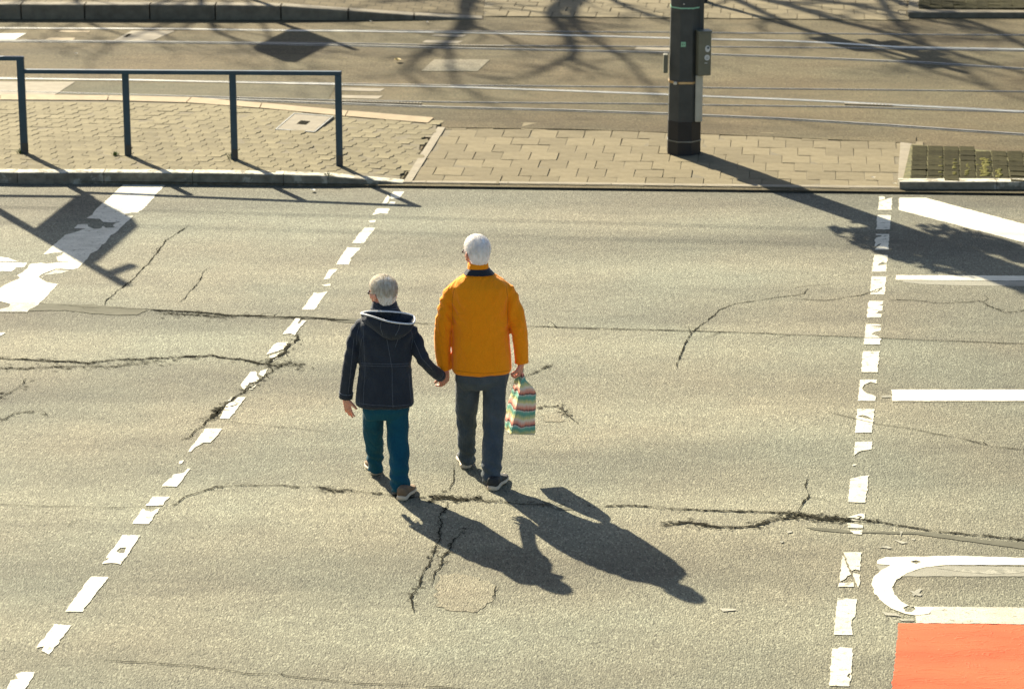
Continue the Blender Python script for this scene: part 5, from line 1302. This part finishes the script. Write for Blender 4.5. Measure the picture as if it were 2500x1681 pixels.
# rings round the bag from the bottom up: rear-left, rear-right(=towards the camera), far right, far left ...
def bring(yl, xl, ym, xm, yr, xr, dn, df, n=6):
    """left edge, near corner and right edge on the picture side, closed round the back"""
    A = bw(xl - 1, yl, df * .55); B = bw(xm, ym, -dn); C_ = bw(xr + 1, yr, -dn * .1); Dd = A + (C_ - B) * .95; Dd.z = (A.z + C_.z) / 2; out = []
    for p, q in ((A, B), (B, C_), (C_, Dd), (Dd, A)):
        for k in range(n):
            t = k / n; o = p.lerp(q, t); out.append(o)
    return out
lv = [bring(978, 1152, 988, 1164, 990, 1217, .05, .22), bring(960, 1150, 975, 1166, 977, 1217.5, .055, .24), bring(935, 1154, 950, 1172, 952, 1218, .055, .24), bring(905, 1162, 915, 1178, 918, 1219, .05, .22), bring(885, 1167, 893, 1183, 893, 1218.5, .045, .19), bring(866, 1172, 873, 1186, 880, 1212, .035, .13), bring(852, 1176, 856, 1188, 866, 1198, .022, .07), bring(843, 1179, 845, 1188, 848, 1191, .012, .03)]
lv2 = []
for i, l in enumerate(lv):
    c = sum(l, Vector()) / len(l); row = []
    for k, p in enumerate(l):
        w_ = n1(p.x * 14, p.z * 14, k * .5) * .010 * (1 if 0 < i < 7 else .2); d_ = (p - c); d_.z = 0
        row.append(p + d_.normalized() * w_)
    lv2.append(row)
fine = []
for i in range(len(lv2) - 1):
    for k in range(4): fine.append([a.lerp(b, k / 4) + Vector((n1(a.x * 22, a.z * 30, k + i * 4.0), n1(a.x * 22 + 9, a.z * 30, k + i * 4.0), 0)) * .004 for a, b in zip(lv2[i], lv2[i + 1])])
fine.append(lv2[-1])
bag.loft(fine, True)
bo = bag.v and sum(lv2[0], Vector()) / len(lv2[0])
bag_o = bag.build('shopping_bag', M['bag'], None, origin=Vector((bo.x, bo.y, bo.z)))
tag(bag_o, 'green, yellow and coral striped shopping bag hanging beside the grey jeans', 'bag')
tpz = sum(lv2[-1], Vector()) / len(lv2[-1])
for dx in (-.010, .014):
    mb = MB(); a = tpz + Vector((dx, 0, -.02)); mb.tube([a, a + Vector((dx * .2, 0, .04)), a + Vector((-.004, .012, .075)), a + Vector((-dx * .8 + .004, .02, .10)), a + Vector((-dx * 1.2, .045, .075)), a + Vector((-dx * .5, .05, .03))], .007, 8, flat=.45); mb.build('handle', M['sticker_dark' if dx > 0 else 'bag'], bag_o, smooth=True)
mb = MB(); q = [bw(1162, 987, -.045), bw(1215, 989, -.02)]; mb.tube(q, .004, 6); mb.build('hem', M['bag'], bag_o)

# ------------------------------------------------------------------ small things
def leaf_at(x, y, s, mat, label, cat, name, z=.03, curl=.4):
    c = G(x, y, z); mb = MB(); pts = []; n = 8
    a0 = rng.uniform(0, 3); t = Vector((math.cos(a0), math.sin(a0), 0)); w_ = Vector((-t.y, t.x, 0)); rows = []
    for i in range(n + 1):
        u = i / n; h = s * .3 * math.sin(math.pi * u) ** .8; zz = .012 + curl * s * (u - .5) ** 2 * 2
        rows.append([c + t * s * (u - .5) + w_ * h + UP * (zz + h * .5), c + t * s * (u - .5) + UP * zz, c + t * s * (u - .5) - w_ * h + UP * (zz + h * .4)])
    mb.loft(rows, False, closed=False); o = mb.build(name, mat, None, origin=c); tag(o, label, cat); return o
leaf_at(971, 151, .14, M['leaf'], 'curled yellow leaf lying between the two tram tracks', 'leaf', 'fallen_leaf')
leaf_at(764, 469, .075, M['white_bits'], 'pale scrap lying on the road just below the kerb by the railing', 'litter', 'litter_scrap', z=0)
for x, y, lb in ((905, 55, 'small white scrap below the far kerb ramp'), (1043, 57, 'tiny white scrap right of the far kerb ramp'), (186, 134, 'tiny white scrap on the tram bed left above the railing'), (2132, 437, 'pale scrap on the crossing slabs beside the white kerb end'), (2184, 452, 'small white scrap touching the right kerb end')):
    leaf_at(x, y, .05, M['white_bits'], lb, 'litter', 'litter_scrap', z=.03 if y < 400 else .035)
def tuft(x, y, n, h, label, z=None):
    p = G(x, y, .1); z = z_isl(p.x, p.y); p = G(x, y, z); mb = MB()
    for _ in range(n):
        a = rng.uniform(0, 6.28); r = rng.uniform(.0, .04); b = p + Vector((math.cos(a) * r, math.sin(a) * r, 0)); d = Vector((math.cos(a) * .5, math.sin(a) * .5, 1)); L = h * rng.uniform(.5, 1); w_ = Vector((-math.sin(a), math.cos(a), 0)) * .005
        mb.add([b - w_, b + w_, b + d * L * .6 + w_ * .7, b + d * L * .6 - w_ * .7, b + Vector((d.x * 1.6, d.y * 1.6, .9)) * L], [(0, 1, 2, 3), (3, 2, 4)])
    tag(mb.build('weed', M['weed'], None, origin=p), label, 'weed', 'weeds in the paving')
tuft(51, 374, 40, .05, 'green weed tuft at the foot of the taller railing post'); tuft(283, 379, 30, .05, 'green weed tuft just left of the second railing post'); tuft(566, 388, 26, .11, 'dry wispy weed at the third railing post'); tuft(801, 432, 24, .05, 'small weed in the kerb joint below the last railing post')
